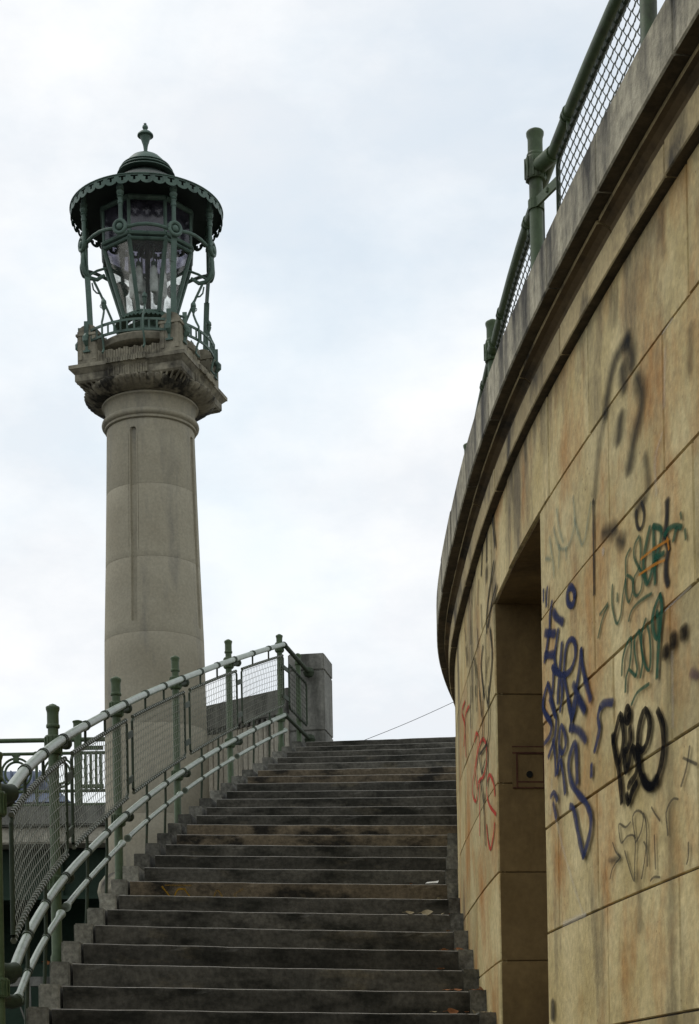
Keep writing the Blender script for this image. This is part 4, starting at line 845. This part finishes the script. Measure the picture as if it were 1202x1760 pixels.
# ribbed carved blocks at the middle of each face, walls between the corner piers
for q in range(4):
    fc = AL - 45 + 90 * q; ux, uy = math.cos(R(fc)), math.sin(R(fc)); nxx, nyy = math.sin(R(fc)), -math.cos(R(fc))
    def ribbed(s0, s1, z0, z1, d0, d1, name, seed, notch=0.0):
        rg = random.Random(seed); b = MB(); n = int((s1 - s0) / 0.03); e = .0
        for i in range(n):
            a = s0 + (s1 - s0) * i / n; c = s0 + (s1 - s0) * (i + 1) / n; o_ = rg.uniform(-.004, .004); t = z1 - (rg.uniform(0, notch)); lo = z0 + rg.uniform(0, .012)
            vs = []
            for z in (lo, t):
                for s, d in ((a + .002, d0), (c - .002, d0), (c - .002, d1 + o_), ((a + c) / 2, d1 + o_ + .009), (a + .002, d1 + o_)):
                    vs.append((CX + ux * s + nxx * d, CY + uy * s + nyy * d, z))
            b.add(vs, [(0, 1, 2, 3, 4), (9, 8, 7, 6, 5), (0, 1, 6, 5), (1, 2, 7, 6), (2, 3, 8, 7), (3, 4, 9, 8), (4, 0, 5, 9)])
        b.build(name, M['capital'], COLM)
    ribbed(-.24, .24, 8.395, 8.47, .5, .708, 'carved_drape', q, .02)
    ribbed(-.24, .24, 8.268, 8.388, .5, .652, 'carved_drape', 10 + q)
    ribbed(-.40, .40, 8.442, 8.60, .42, .615, 'carved_wall', 20 + q, .03)
for q in range(4):
    x, y, _ = pol(AL + 90 * q, .70, 0); b = MB()
    b.box((x, y, 8.61), (.24, .24, .34), RZ); b.box((x, y, 8.795), (.27, .27, .03), RZ); b.box((x, y, 8.825), (.24, .24, .03), RZ)
    for fx in (-1, 1):
        b.box((x + math.cos(RZ) * fx * .085 - math.sin(RZ) * -.122, y + math.sin(RZ) * fx * .085 + math.cos(RZ) * -.122, 8.66), (.05, .012, .30), RZ)
    p = b.build('corner_pier', M['capital'], COLM, bevel=.004)
    b = MB(); vs = []; n = 10
    for s in (-1, 1):
        for i in range(n + 1):
            a = math.pi * i / n; X, Y, Z_ = .11 * math.cos(a), s * .11, 8.84 + .07 * math.sin(a)
            vs.append((x + X * math.cos(RZ) - Y * math.sin(RZ), y + X * math.sin(RZ) + Y * math.cos(RZ), Z_))
    fs = [tuple(range(n + 1)), tuple(range(2 * n + 1, n, -1))] + [(i, i + 1, i + n + 2, i + n + 1) for i in range(n)] + [(0, n, 2 * n + 1, n + 1)]
    b.add(vs, fs); b.build('pier_cap', M['capital'], p)
b = MB(); b.lathe([(.40, 8.46), (.40, 8.66), (.56, 8.67), (.585, 8.69), (.585, 8.76), (.57, 8.775), (.45, 8.79), (.40, 8.86), (.2, 8.87)], (CX, CY, 0), 64); b.build('lantern_plinth', M['capital'], COLM, smooth=True)
b = MB(); b.lathe([(.50, 2.2), (.52, 2.42), (.62, 2.44), (.68, 2.50), (.70, 2.60), (.675, 2.70), (.62, 2.77), (.60, 2.78)], (CX, CY, 0), 64); b.box((CX, CY, 0.3), (1.0, 1.0, 3.9), RZ); b.build('column_base', M['capital'], COLM, smooth=True)

# ---------------------------------------------------------------- lantern
LAN = thing('lantern', (CX, CY, 8.87), 'large octagonal green iron lantern with round scalloped canopy on top of the column', 'lantern')
LI = M['lampiron']
b = MB(); b.lathe([(.03, 11.03), (.028, 11.065), (.045, 11.07), (.03, 11.08), (.02, 11.09), (.028, 11.15), (.055, 11.23), (.062, 11.25), (.092, 11.26), (.09, 11.275), (.065, 11.30), (.028, 11.32), (.02, 11.33), (.034, 11.355), (.03, 11.375), (.012, 11.385), (.018, 11.40), (.0005, 11.415)], (CX, CY, 0), 24); b.build('finial', LI, LAN, smooth=True)
b = MB(); b.lathe([(.245, 10.885), (.235, 10.91), (.215, 10.95), (.17, 10.995), (.11, 11.025), (.03, 11.04)], (CX, CY, 0), 48); b.build('dome', LI, LAN, smooth=True)
for r0, r1, z in ((.20, .285, 10.885), (.22, .31, 10.845), (.24, .33, 10.80)):
    b = MB(); b.lathe([(r0 - .05, z), (r1, z - .012), (r1 + .004, z - .006), (r1, z), (r0, z + .03), (r0 - .05, z + .03)], (CX, CY, 0), 48, closed=True); b.build('vent_ring', LI, LAN, smooth=True)
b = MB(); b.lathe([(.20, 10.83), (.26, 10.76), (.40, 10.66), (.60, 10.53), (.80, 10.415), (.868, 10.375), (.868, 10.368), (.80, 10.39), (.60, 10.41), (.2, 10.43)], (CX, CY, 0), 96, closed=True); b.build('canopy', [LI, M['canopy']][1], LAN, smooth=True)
b = MB(); b.lathe([(.868, 10.381), (.876, 10.377), (.876, 10.369), (.868, 10.365)], (CX, CY, 0), 96, closed=True); b.build('canopy_rim', LI, LAN, smooth=True)
# scalloped fringe with T shaped holes
b = MB(); NSC = 40; per = 10; rows = 6
def fringe_pt(s, f, rr): a = 360.0 * s / (NSC * per) + AL; q = (s % per) / per; low = 10.371 - (0.070 + 0.032 * math.sin(math.pi * q) ** 0.6); return pol(a, rr, lerp(10.371, low, f))
for s in range(NSC * per):
    for j in range(rows):
        c = s % per
        if (j == 1 and 2 <= c <= 7) or (j in (2, 3) and c in (4, 5)) or (j == 2 and c in (3, 6) and False): continue
        p = [fringe_pt(s, j / rows, .866), fringe_pt(s + 1 if (s + 1) % per else s + 1, j / rows, .866), fringe_pt(s + 1, (j + 1) / rows, .866), fringe_pt(s, (j + 1) / rows, .866)]
        i_ = [fringe_pt(s, j / rows, .860), fringe_pt(s + 1, j / rows, .860), fringe_pt(s + 1, (j + 1) / rows, .860), fringe_pt(s, (j + 1) / rows, .860)]
        b.add(p + i_, [(0, 1, 2, 3), (7, 6, 5, 4), (0, 4, 5, 1), (1, 5, 6, 2), (2, 6, 7, 3), (3, 7, 4, 0)])
b.build('scalloped_fringe', LI, LAN)
VA = [AL + 45 * q for q in range(8)]
def ringtube(name, r, z, rad, arch=0.0, m=LI, thick=None):
    b = MB()
    for q in range(8):
        a0, a1 = VA[q], VA[(q + 1) % 8]; p0, p1 = Vector(pol(a0, r, z)), Vector(pol(a1, r, z)); pts = []
        for i in range(7):
            t = i / 6; p = p0.lerp(p1, t); out_ = Vector((p.x - CX, p.y - CY, 0)).normalized(); pts.append(p + Vector((0, 0, arch * math.sin(math.pi * t))) + out_ * arch * 0.7 * math.sin(math.pi * t))
        b.tube(pts, rad, 8)
    return b.build(name, m, LAN, smooth=True)
ringtube('arched_rail', .765, 9.83, .020, .05)
ringtube('waist_frame', .54, 9.90, .024); ringtube('waist_frame', .53, 9.845, .022)
ringtube('eaves_frame', .54, 10.30, .03)
ringtube('base_frame', .295, 9.13, .024); 
b = MB(); b.lathe([(.20, 8.87), (.22, 9.0), (.27, 9.03), (.20, 9.08), (.20, 9.1)], (CX, CY, 0), 8, a0=R(AL - 90)); b.build('lantern_foot', LI, LAN)
# serrated skirt under the panes
b = MB(); n = 96
vs = [pol(AL + 360 * i / n, .31, 9.12) for i in range(n)] + [pol(AL + 360 * i / n, .385, 9.045 + (0.022 if i % 2 else 0)) for i in range(n)] + [pol(AL + 360 * i / n, .25, 9.06) for i in range(n)]
b.add(vs, [(i, (i + 1) % n, n + (i + 1) % n, n + i) for i in range(n)] + [(n + i, n + (i + 1) % n, 2 * n + (i + 1) % n, 2 * n + i) for i in range(n)]); b.build('serrated_skirt', LI, LAN)
for q in range(8):
    a0, a1 = VA[q], VA[(q + 1) % 8]
    b = MB(); b.tube([pol(a0, .53, 9.85), pol(a0, .30, 9.13)], .026, 6); b.tube([pol(a0, .525, 9.86), pol(a0, .53, 10.32)], .022, 6); b.build('pane_bar', LI, LAN)
    for (r0, z0_, r1, z1_, mm) in ((.30, 9.14, .52, 9.83, M['glass']), (.53, 9.91, .53, 10.29, M['glass2'])):
        b = MB(); ins = 0.0
        vs = [Vector(pol(a0, r0, z0_)), Vector(pol(a1, r0, z0_)), Vector(pol(a1, r1, z1_)), Vector(pol(a0, r1, z1_))]; nn = (vs[1] - vs[0]).cross(vs[3] - vs[0]).normalized() * .004
        b.add([v - nn for v in vs] + [v + nn for v in vs], [(3, 2, 1, 0), (4, 5, 6, 7), (0, 1, 5, 4), (1, 2, 6, 5), (2, 3, 7, 6), (3, 0, 4, 7)]); b.build('glass_pane', mm, LAN)
    # medallion with hub, turned upper post
    out_ = Vector((math.sin(R(a0)), -math.cos(R(a0)), 0)); c = Vector(pol(a0, .775, 9.84))
    b = MB(); tv = Vector((out_.y, -out_.x, 0)); pts = [c + out_ * .02 + (tv * math.cos(2 * math.pi * i / 24) + Vector((0, 0, 1)) * math.sin(2 * math.pi * i / 24)) * .068 for i in range(25)]
    b.tube(pts, .021, 8, cap=False); b.tube([c - out_ * .01, c + out_ * .012], .07, 24); me_ = b.build('medallion', LI, LAN, smooth=True)
    b = MB(); b.tube([c + out_ * .01, c + out_ * .03, c + out_ * .042, c + out_ * .048], [.038, .038, .03, .012], 20); b.build('hub', LI, me_, smooth=True)
    b = MB(); x, y, _ = pol(a0, .765, 0); b.lathe([(.024, 9.87), (.024, 10.10), (.031, 10.105), (.031, 10.14), (.024, 10.145), (.028, 10.17), (.040, 10.18), (.026, 10.2), (.040, 10.215), (.044, 10.24), (.026, 10.255), (.042, 10.27), (.042, 10.30), (.03, 10.31), (.03, 10.40)], (x, y, 0), 12); b.build('turned_post', LI, LAN, smooth=True)
    # scroll bracket from the medallion in to the lantern body, with its little crossed knob
    if q in (1, 6):
        b = MB(); pp = [(.765, 9.78), (.785, 9.70), (.785, 9.61), (.76, 9.53), (.70, 9.48), (.62, 9.48), (.53, 9.55)]; b.tube([pol(a0, r, z) for r, z in pp], [.018, .026, .03, .03, .026, .022, .018], 8)
        b.tube([pol(a0, r, z) for r, z in ((.66, 9.46), (.58, 9.32), (.47, 9.10), (.375, 8.90))], .014, 6)
        b.tube([pol(a0, r, z) for r, z in ((.68, 9.43), (.665, 9.36), (.63, 9.33), (.585, 9.33))], .009, 6)
        b.tube([pol(a0, .74, 9.49), pol(a0, .62, 9.58), pol(a0, .50, 9.64)], .014, 6)
        b.tube([Vector(pol(a0, .57, 9.19)) + Vector((0, 0, .02 * math.sin(R(t)))) + out_ * .02 * math.cos(R(t)) for t in range(0, 361, 40)], .005, 5)
        b.build('scroll_bracket', LI, LAN, smooth=True)
for q in range(4):                                         # four long struts standing on the corner piers
    a0 = AL + 90 * q; out_ = Vector((math.sin(R(a0)), -math.cos(R(a0)), 0)); b = MB()
    P_ = [(.765, 9.82), (.735, 9.5), (.72, 9.2), (.71, 8.94)]
    for (r0, z0_), (r1, z1_) in zip(P_, P_[1:]): b.bar(pol(a0, r0, z0_), pol(a0, r1, z1_), .062, .022)
    b.build('long_strut', LI, LAN)
    for sgn in (-1, 1):                                    # strap bent over the pier, ending in a scrolled foot on each outer face
        fc = a0 + 45 * sgn; ax = Vector((math.sin(R(fc)), -math.cos(R(fc)), 0)); c = Vector(pol(a0, .70, 0)); f = c + ax * .135; b = MB()
        b.bar((c.x, c.y, 8.93), (f.x, f.y, 8.88), .05, .012); b.bar((f.x, f.y, 8.935), (f.x, f.y, 8.76), .05, .014)
        g_ = f + ax * .03; b.tube([(f.x, f.y, 8.78), (g_.x, g_.y, 8.74), (g_.x, g_.y, 8.71), (f.x, f.y, 8.67)], [.03, .036, .034, .02], 10)
        b.bar((f.x, f.y, 8.69), (f.x, f.y, 8.61), .03, .012); tvv = Vector((ax.y, -ax.x, 0)); b.bar(f + tvv * .04 + Vector((0, 0, 8.60)), f - tvv * .04 + Vector((0, 0, 8.60)), .02, .02)
        b.build('strut_strap', LI, LAN, smooth=False)
# bowed ladder balustrade between the piers, with two candle hooks on each side
for q in range(4):
    fc = AL - 45 + 90 * q; ux, uy = math.cos(R(fc)), math.sin(R(fc)); nxx, nyy = math.sin(R(fc)), -math.cos(R(fc))
    def BP(s, z):
        d = .60 + .13 * (1 - (s / .46) ** 2); return (CX + ux * s + nxx * d, CY + uy * s + nyy * d, z)
    b = MB()
    for z in (8.72, 8.835):
        pts = [BP(-.46 + .92 * i / 14, z) for i in range(15)]
        for p0, p1 in zip(pts, pts[1:]): b.bar(p0, p1, .016, .026)
    for i in range(12):
        s = -.44 + .08 * i; b.bar(BP(s, 8.72), BP(s, 8.835), .02, .012)
    b.build('bowed_balustrade', LI, LAN)
    for s in (-.27, .22):
        b = MB(); p = [(0.09, 8.52), (0.05, 8.57), (0.07, 8.66), (0.09, 8.70), (0.09, 8.86), (0.06, 8.92), (0.03, 9.0), (0.03, 9.02)]
        P_ = [(CX + ux * s + nxx * (.62 + o_), CY + uy * s + nyy * (.62 + o_), z) for o_, z in p]; b.tube(P_, .0125, 8)
        b.lathe([(.014, 0), (.022, .02), (.03, .05), (.022, .06), (.032, .075), (.028, .105), (.018, .115), (.008, .13), (.0005, .145)], P_[-1], 12); b.build('candle_hook', LI, LAN, smooth=True)
# glass burners hanging inside
for i in range(6):
    a = AL + 60 * i; x, y, _ = pol(a, .17, 0); b = MB(); b.lathe([(.012, 9.72), (.02, 9.70), (.045, 9.66), (.048, 9.50), (.045, 9.42), (.03, 9.40), (.001, 9.395)], (x, y, 0), 12); bb = b.build('lamp_globe', M['bulb'], LAN, smooth=True)
    b = MB(); b.tube([(x, y, 9.72), (x, y, 9.95), (CX, CY, 10.05)], .009, 6); b.lathe([(.03, 9.70), (.03, 9.74), (.01, 9.76)], (x, y, 0), 10); b.build('lamp_holder', LI, bb, smooth=True)
b = MB(); b.tube([(CX, CY, 9.1), (CX, CY, 10.4)], .03, 10); b.build('burner_stem', M['canopy'], LAN, smooth=True)
# ---------------------------------------------------------------- pier and ribbed wall behind the railing
b = MB(); p = [(-0.60, 19.655), (-0.196, 19.60), (-0.108, 20.08), (-0.51, 20.14)]
def prism(b, p, z0, z1, ins=0.0):
    cx_ = sum(q[0] for q in p) / len(p); cy_ = sum(q[1] for q in p) / len(p); q = [(cx_ + (x - cx_) * (1 - ins), cy_ + (y - cy_) * (1 - ins)) for x, y in p]; n = len(q)
    b.add([(x, y, z0) for x, y in q] + [(x, y, z1) for x, y in q], [tuple(range(n - 1, -1, -1)), tuple(range(n, 2 * n))] + [(i, (i + 1) % n, (i + 1) % n + n, i + n) for i in range(n)])
PIER = thing('concrete_pier', (-0.35, 19.9, 3.5), 'weathered grey concrete pier at the top of the stairs', 'pier')
for z0_, z1_, ins in ((3.0, 4.33, 0), (4.334, 5.01, 0.0), (5.014, 5.20, -0.012)):
    b = MB(); prism(b, p, z0_, z1_, ins); b.build('pier_block', M['pier'], PIER, bevel=.010)
RW = thing('ribbed_concrete_wall', (-1.1, 20.4, 2.0), 'ribbed grey concrete parapet wall between the column and the pier', 'wall')
A_, B_ = Vector((-1.78, 20.93)), Vector((-0.60, 19.95)); d_ = (B_ - A_); LN = d_.length; d_.normalize(); n_ = Vector((d_.y, -d_.x))
def rwbox(b, s0, s1, o0, o1, z0, z1):
    q = [A_ + d_ * s0 + n_ * o1, A_ + d_ * s1 + n_ * o1, A_ + d_ * s1 + n_ * o0, A_ + d_ * s0 + n_ * o0]
    b.add([(v.x, v.y, z0) for v in q] + [(v.x, v.y, z1) for v in q], [(3, 2, 1, 0), (4, 5, 6, 7), (0, 1, 5, 4), (1, 2, 6, 5), (2, 3, 7, 6), (3, 0, 4, 7)])
b = MB(); rwbox(b, 0, LN, -0.3, -0.02, 1.5, 4.60); b.build('wall_core', M['concrete'], RW)
b = MB(); rwbox(b, -0.02, LN, -0.32, 0.035, 4.60, 4.90); b.build('wall_cap', M['pier'], RW, bevel=.012)
rg = random.Random(5); n = int(LN / 0.078)
for i in range(n):
    s0 = LN * i / n; s1 = LN * (i + 1) / n; b = MB(); rwbox(b, s0 + .006, s1 - .008, -0.02, 0.018 + rg.uniform(-.004, .004), 3.48, 4.545 + rg.uniform(-.006, .004)); b.build('rib', M['concrete'], RW, bevel=.006, seg=1)
    b = MB(); rwbox(b, s0 + .006, s1 - .008, -0.02, 0.02 + rg.uniform(-.004, .004), 1.9, 3.46); b.build('rib', M['concrete'], RW, bevel=.006, seg=1)
    b = MB(); rwbox(b, s1 - .016, s1 + .014, -0.02, 0.030, 4.555, 4.60); b.build('tooth', M['pier'], RW)

# ---------------------------------------------------------------- bridge behind on the left
BR = thing('bridge', (-4, 26, -1.75), 'low bridge with concrete edge beam and dark green steel girder, far left', 'bridge')
def bbox(name, x0_, x1_, y0_, y1_, z0_, z1_, m, bev=0, par=None):
    b = MB(); b.box(((x0_ + x1_) / 2, (y0_ + y1_) / 2, (z0_ + z1_) / 2), (x1_ - x0_, y1_ - y0_, z1_ - z0_)); return b.build(name, m, par or BR, bevel=bev)
bbox('edge_beam', -14, -2.75, 24.0, 24.5, 4.06, 4.33, M['pier'], .02); bbox('edge_beam', -14, -2.8, 24.1, 24.6, 3.83, 4.055, M['concrete'], .02)
bbox('deck', -14, -2.8, 24.5, 32, 3.9, 4.3, M['black'])
bbox('girder', -14, -2.85, 24.6, 24.8, 3.15, 3.82, M['girder']); bbox('girder_flange', -14, -2.85, 24.45, 24.95, 3.10, 3.15, M['girder'])
for i in range(9): bbox('stiffener', -13.2 + i * 1.15, -13.16 + i * 1.15, 24.5, 24.6, 3.15, 3.82, M['girder'])
bbox('girder', -14, -2.85, 27.2, 27.4, 2.2, 3.82, M['girder']); bbox('abutment', -16, -1.4, 30, 31, -1.75, 3.9, M['black'])
bbox('girder', -14, -2.7, 25.6, 25.75, 1.35, 2.3, M['girder']); bbox('service_beam', -14, -2.6, 23.0, 23.12, 1.78, 1.90, M['pier'])
for i in range(5): bbox('hanger', -4.6 + i * .42, -4.575 + i * .42, 22.9, 22.93, -0.6, 1.78, M['pier'])
b = MB(); b.tube([(-4.30, 22.95, 1.5), (-4.0, 22.95, .6)], .012, 6); b.build('hanger_brace', M['pier'], BR)
bbox('lower_flange', -14, -2.7, 25.5, 25.85, 1.30, 1.35, M['girder'])
# dark retaining wall under the stairs' outer edge, and bearing with a plate
b = MB()
q = [(-2.05, 7.5), (-1.62, 7.7)] + [(LX[i] - 0.0, LY[i] + 0.25) for i in range(KO, KO + 8)] + [(-1.75, 13.0), (-2.05, 13.0)]
UW = thing('stair_side_wall', (-1.7, 11, -1.75), 'dark blackened wall below the outer edge of the stairs', 'wall')
for i in range(KO - 6, NS - 1):
    b = MB(); z = Z0 + DZ * (i - KO) - 0.2; x0_, y0_, x1_, y1_ = LX[i] + 0.05, LY[i] + 0.1, LX[i + 1] + 0.05, LY[i + 1] + 0.1
    b.add([(x0_, y0_, -1.75), (x1_, y1_, -1.75), (x1_ + 0.3, y1_, -1.75), (x0_ + 0.3, y0_, -1.75), (x0_, y0_, z), (x1_, y1_, z), (x1_ + 0.3, y1_, z), (x0_ + 0.3, y0_, z)], [(3, 2, 1, 0), (4, 5, 6, 7), (0, 1, 5, 4), (1, 2, 6, 5), (2, 3, 7, 6), (3, 0, 4, 7)])
    b.build('wall_block', M['black'], UW)

# ---------------------------------------------------------------- ornamental bridge railing
BRR = thing('bridge_railing', (-4, 24.2, 4.3), 'green ornamental bridge railing with double rings and box frames, far left', 'railing')
YB = 24.2
def bz(ypx): return (HORIZON_PX - ypx + 10) * YB / 3000
def bx(xpx, ypx=1320): return (xpx - 601 + 0.018 * (HORIZON_PX - ypx)) * YB / 3000
b = MB(); b.tube([(-14, YB, bz(1273)), (bx(182), YB, bz(1273))], .032, 12); b.build('top_rail', M['iron'], BRR, smooth=True)
b = MB(); b.tube([(-14, YB, bz(1296)), (bx(182), YB, bz(1296))], .023, 12); b.build('second_rail', M['iron'], BRR, smooth=True)
b = MB(); b.tube([(-14, YB, bz(1361)), (bx(182), YB, bz(1361))], .023, 12); b.build('foot_rail', M['iron'], BRR, smooth=True)
b = MB(); b.tube([(-14, YB, bz(1385)), (bx(182), YB, bz(1385))], .026, 12); b.build('foot_rail', M['iron'], BRR, smooth=True)
for i in range(-6, 2):
    cx_ = bx(28.5) + i * (73 * YB / 3000); cz = bz(1329)
    if cx_ > bx(112): continue
    b = MB()
    for rr in (.205, .155): b.tube([(cx_ + rr * math.cos(R(a)), YB, cz + rr * math.sin(R(a))) for a in range(0, 361, 12)], .017, 6, cap=False)
    b.box((cx_, YB - .01, cz + .21), (.075, .05, .11)); b.box((cx_, YB - .01, cz + .25), (.11, .055, .035)); b.build('double_ring', M['iron'], BRR, smooth=True)
    b = MB(); b.tube([(cx_ + .28, YB, bz(1300)), (cx_ + .28, YB, bz(1385))], .022, 8); b.lathe([(.02, -.03), (.04, -.02), (.04, .02), (.02, .03)], (cx_ + .28, YB, bz(1296)), 10); b.build('baluster', M['iron'], BRR, smooth=True)
post_obj((bx(135), YB, bz(1400)), bz(1241) - bz(1400), BRR, 'post', r=.055)
b = MB()
for x in (148, 157, 166, 174): b.box((bx(x), YB - .02, (bz(1296) + bz(1361)) / 2), (.035, .04, bz(1296) - bz(1361)))
b.box((bx(160), YB - .02, bz(1288)), (.30, .05, .05)); b.box((bx(160), YB - .02, bz(1354)), (.30, .05, .05)); b.build('box_frame', M['iron'], BRR)

# ---------------------------------------------------------------- far building and cable
FB = thing('far_building', (-32, 150, 10), 'distant building with blue-grey slate roof beyond the bridge railing', 'building')
def fx(xpx): return (xpx - 601 + 10.5) * 150 / 3000
def fz(ypx): return (HORIZON_PX - ypx + 9.5) * 150 / 3000
b = MB(); b.box(((fx(-60) + fx(118)) / 2, 155, fz(1385) / 2), (fx(118) - fx(-60), 10, fz(1385) )); b.build('wall', M['plaster'], FB)
b = MB(); x0_, x1_ = fx(-60), fx(122); zt, zb = fz(1317), fz(1380)
b.add([(x0_, 149.5, zb), (x1_, 149.5, zb), (x1_, 160.5, zb), (x0_, 160.5, zb), (x0_ + 1.5, 152, zt), (x1_ - 3.2, 152, zt - 0), (x1_ - 3.2, 158, zt), (x0_ + 1.5, 158, zt)], [(3, 2, 1, 0), (4, 5, 6, 7), (0, 1, 5, 4), (1, 2, 6, 5), (2, 3, 7, 6), (3, 0, 4, 7)]); rf = b.build('roof', M['slate'], FB)
for i in range(7):
    b = MB(); xx = fx(6) + i * .62; b.box((xx, 150.6, fz(1345)), (.10, 1.0, 2.2)); b.build('roof_seam', M['slate'], rf)
for i in range(5):
    b = MB(); xx = fx(-40) + i * 1.7; b.box((xx, 150.6, fz(1352)), (.5, 1.2, .7)); b.build('dormer', M['black'], rf)
P0 = ((612 - 601 + 11.6) * 50 / 3000, 50, (1917 - 1272) * 50 / 3000 - .1); P1 = ((790 - 601 + 12.8) * 50 / 3000, 50, (1917 - 1202 - 3.4) * 50 / 3000)
b = MB(); b.tube([tuple(lerp(P0[j], P1[j], t) - (0.04 * math.sin(math.pi * t) if j == 2 else 0) for j in range(3)) for t in [(-.6 + 2.4 * i / 24) for i in range(25)]], 0.008, 5)
o = b.build('overhead_cable', M['black']); tag(o, 'thin dark cable rising across the sky above the top step', 'cable')

# ---------------------------------------------------------------- litter on the steps
def leaf(pos, rz, s, m, name, label, group=None, curl=.3, flat=0.0):
    b = MB(); pts = []; n = 7
    for i in range(n + 1):
        t = i / n; wv = math.sin(math.pi * t ** 0.8) * .36; z = curl * (t - .5) ** 2 + .02
        for sgn in (-1, 0, 1): pts.append(Vector(((t - .5), sgn * wv, z + (.12 * abs(sgn) * curl * 2) * (wv))))
    rot = Matrix.Rotation(rz, 3, 'Z') @ Matrix.Rotation(flat, 3, 'X'); vs = [Vector(pos) + rot @ (p * s) for p in pts]
    b.add(vs, [(i * 3 + j, i * 3 + j + 1, i * 3 + j + 4, i * 3 + j + 3) for i in range(n) for j in range(2)])
    b.tube([vs[1], Vector(pos) + rot @ Vector((-.8 * s, .02 * s, .02 * s))], .0012, 4)
    o = b.build(name, m); return tag(o, label, 'leaf', group)
def step_pt(k, t, back=0.10):
    i = k + KO; x, y = lerp(LX[i], RX[i], t), lerp(LY[i], RY[i], t); return (x, y + back, Z0 + DZ * k + .004)
leaf(step_pt(0, .895, .03), .5, .07, M['leaf'], 'fallen_leaf', 'large curled orange brown leaf on the lowest visible step by the wall', 'fallen leaves on the steps', .5, .9)
leaf(step_pt(2, .90, .02), 2.6, .04, M['leaf'], 'fallen_leaf', 'small orange leaf on the third step from the bottom near the wall', 'fallen leaves on the steps', .3, .3)
leaf(step_pt(1, .93, .03), .3, .05, M['leaf'], 'fallen_leaf', 'flat brown leaf on the second lowest step, left of its end block', 'fallen leaves on the steps', .3, .4)
leaf(step_pt(1, .985, .03), 1.8, .06, M['leaf'], 'fallen_leaf', 'upright dark brown leaf on the second lowest step against the wall', 'fallen leaves on the steps', .6, 1.2)
leaf(step_pt(3, .965, .02), .4, .05, M['leaf'], 'fallen_leaf', 'tiny brown leaf on the fourth step against the wall', 'fallen leaves on the steps', .3, .7)
leaf(step_pt(5, .90, .02), -.4, .08, M['leaf2'], 'fallen_leaf', 'long pale yellowish dry leaf on the sixth step by the wall', 'fallen leaves on the steps', .5, .8)
leaf(step_pt(5, .85, .02), .3, .06, M['leaf2'], 'fallen_leaf', 'small pale leaf left of the long one on the sixth step', 'fallen leaves on the steps', .4, .6)
leaf((lerp(LX[KO + 2], RX[KO + 2], 0) - .02, LY[KO + 2] + .02, Z0 + DZ * 2 + .0), 1.2, .05, M['leaf'], 'fallen_leaf', 'orange curled leaf on the left end of the third step beside a railing post', 'fallen leaves on the steps', .8, 1.0)
b = MB(); x, y, z = step_pt(7, .92, .02); b.add([(x - .045, y, z), (x + .04, y + .02, z + .004), (x + .05, y + .04, z + .022), (x - .03, y + .03, z + .012)], [(0, 1, 2, 3)]); b.add([(x + .04, y + .02, z + .004), (x + .055, y + .0, z + .03), (x + .05, y + .04, z + .022)], [(0, 1, 2)])
o_ = b
rg = random.Random(11)
for i in range(34):
    k = rg.choice((0, 0, 1, 1, 1, 2, 2, 3, 3, 4, 5, 5, 6, 7)); t = 1 - abs(rg.gauss(0, .05)) - .01; p = step_pt(k, t, rg.uniform(.005, .10))
    leaf(p, rg.uniform(0, 6.28), rg.uniform(.018, .04), M['leaf'] if rg.random() < .5 else M['leaf2'], 'leaf_fragment', 'tiny dry leaf fragment among others where the lower steps meet the wall', 'dry leaf fragments along the wall', .5, rg.uniform(0, 1.2))
b = o_
tag(b.build('paper_scrap', M['paper']), 'crumpled white scrap of paper on the eighth step near the wall', 'litter')
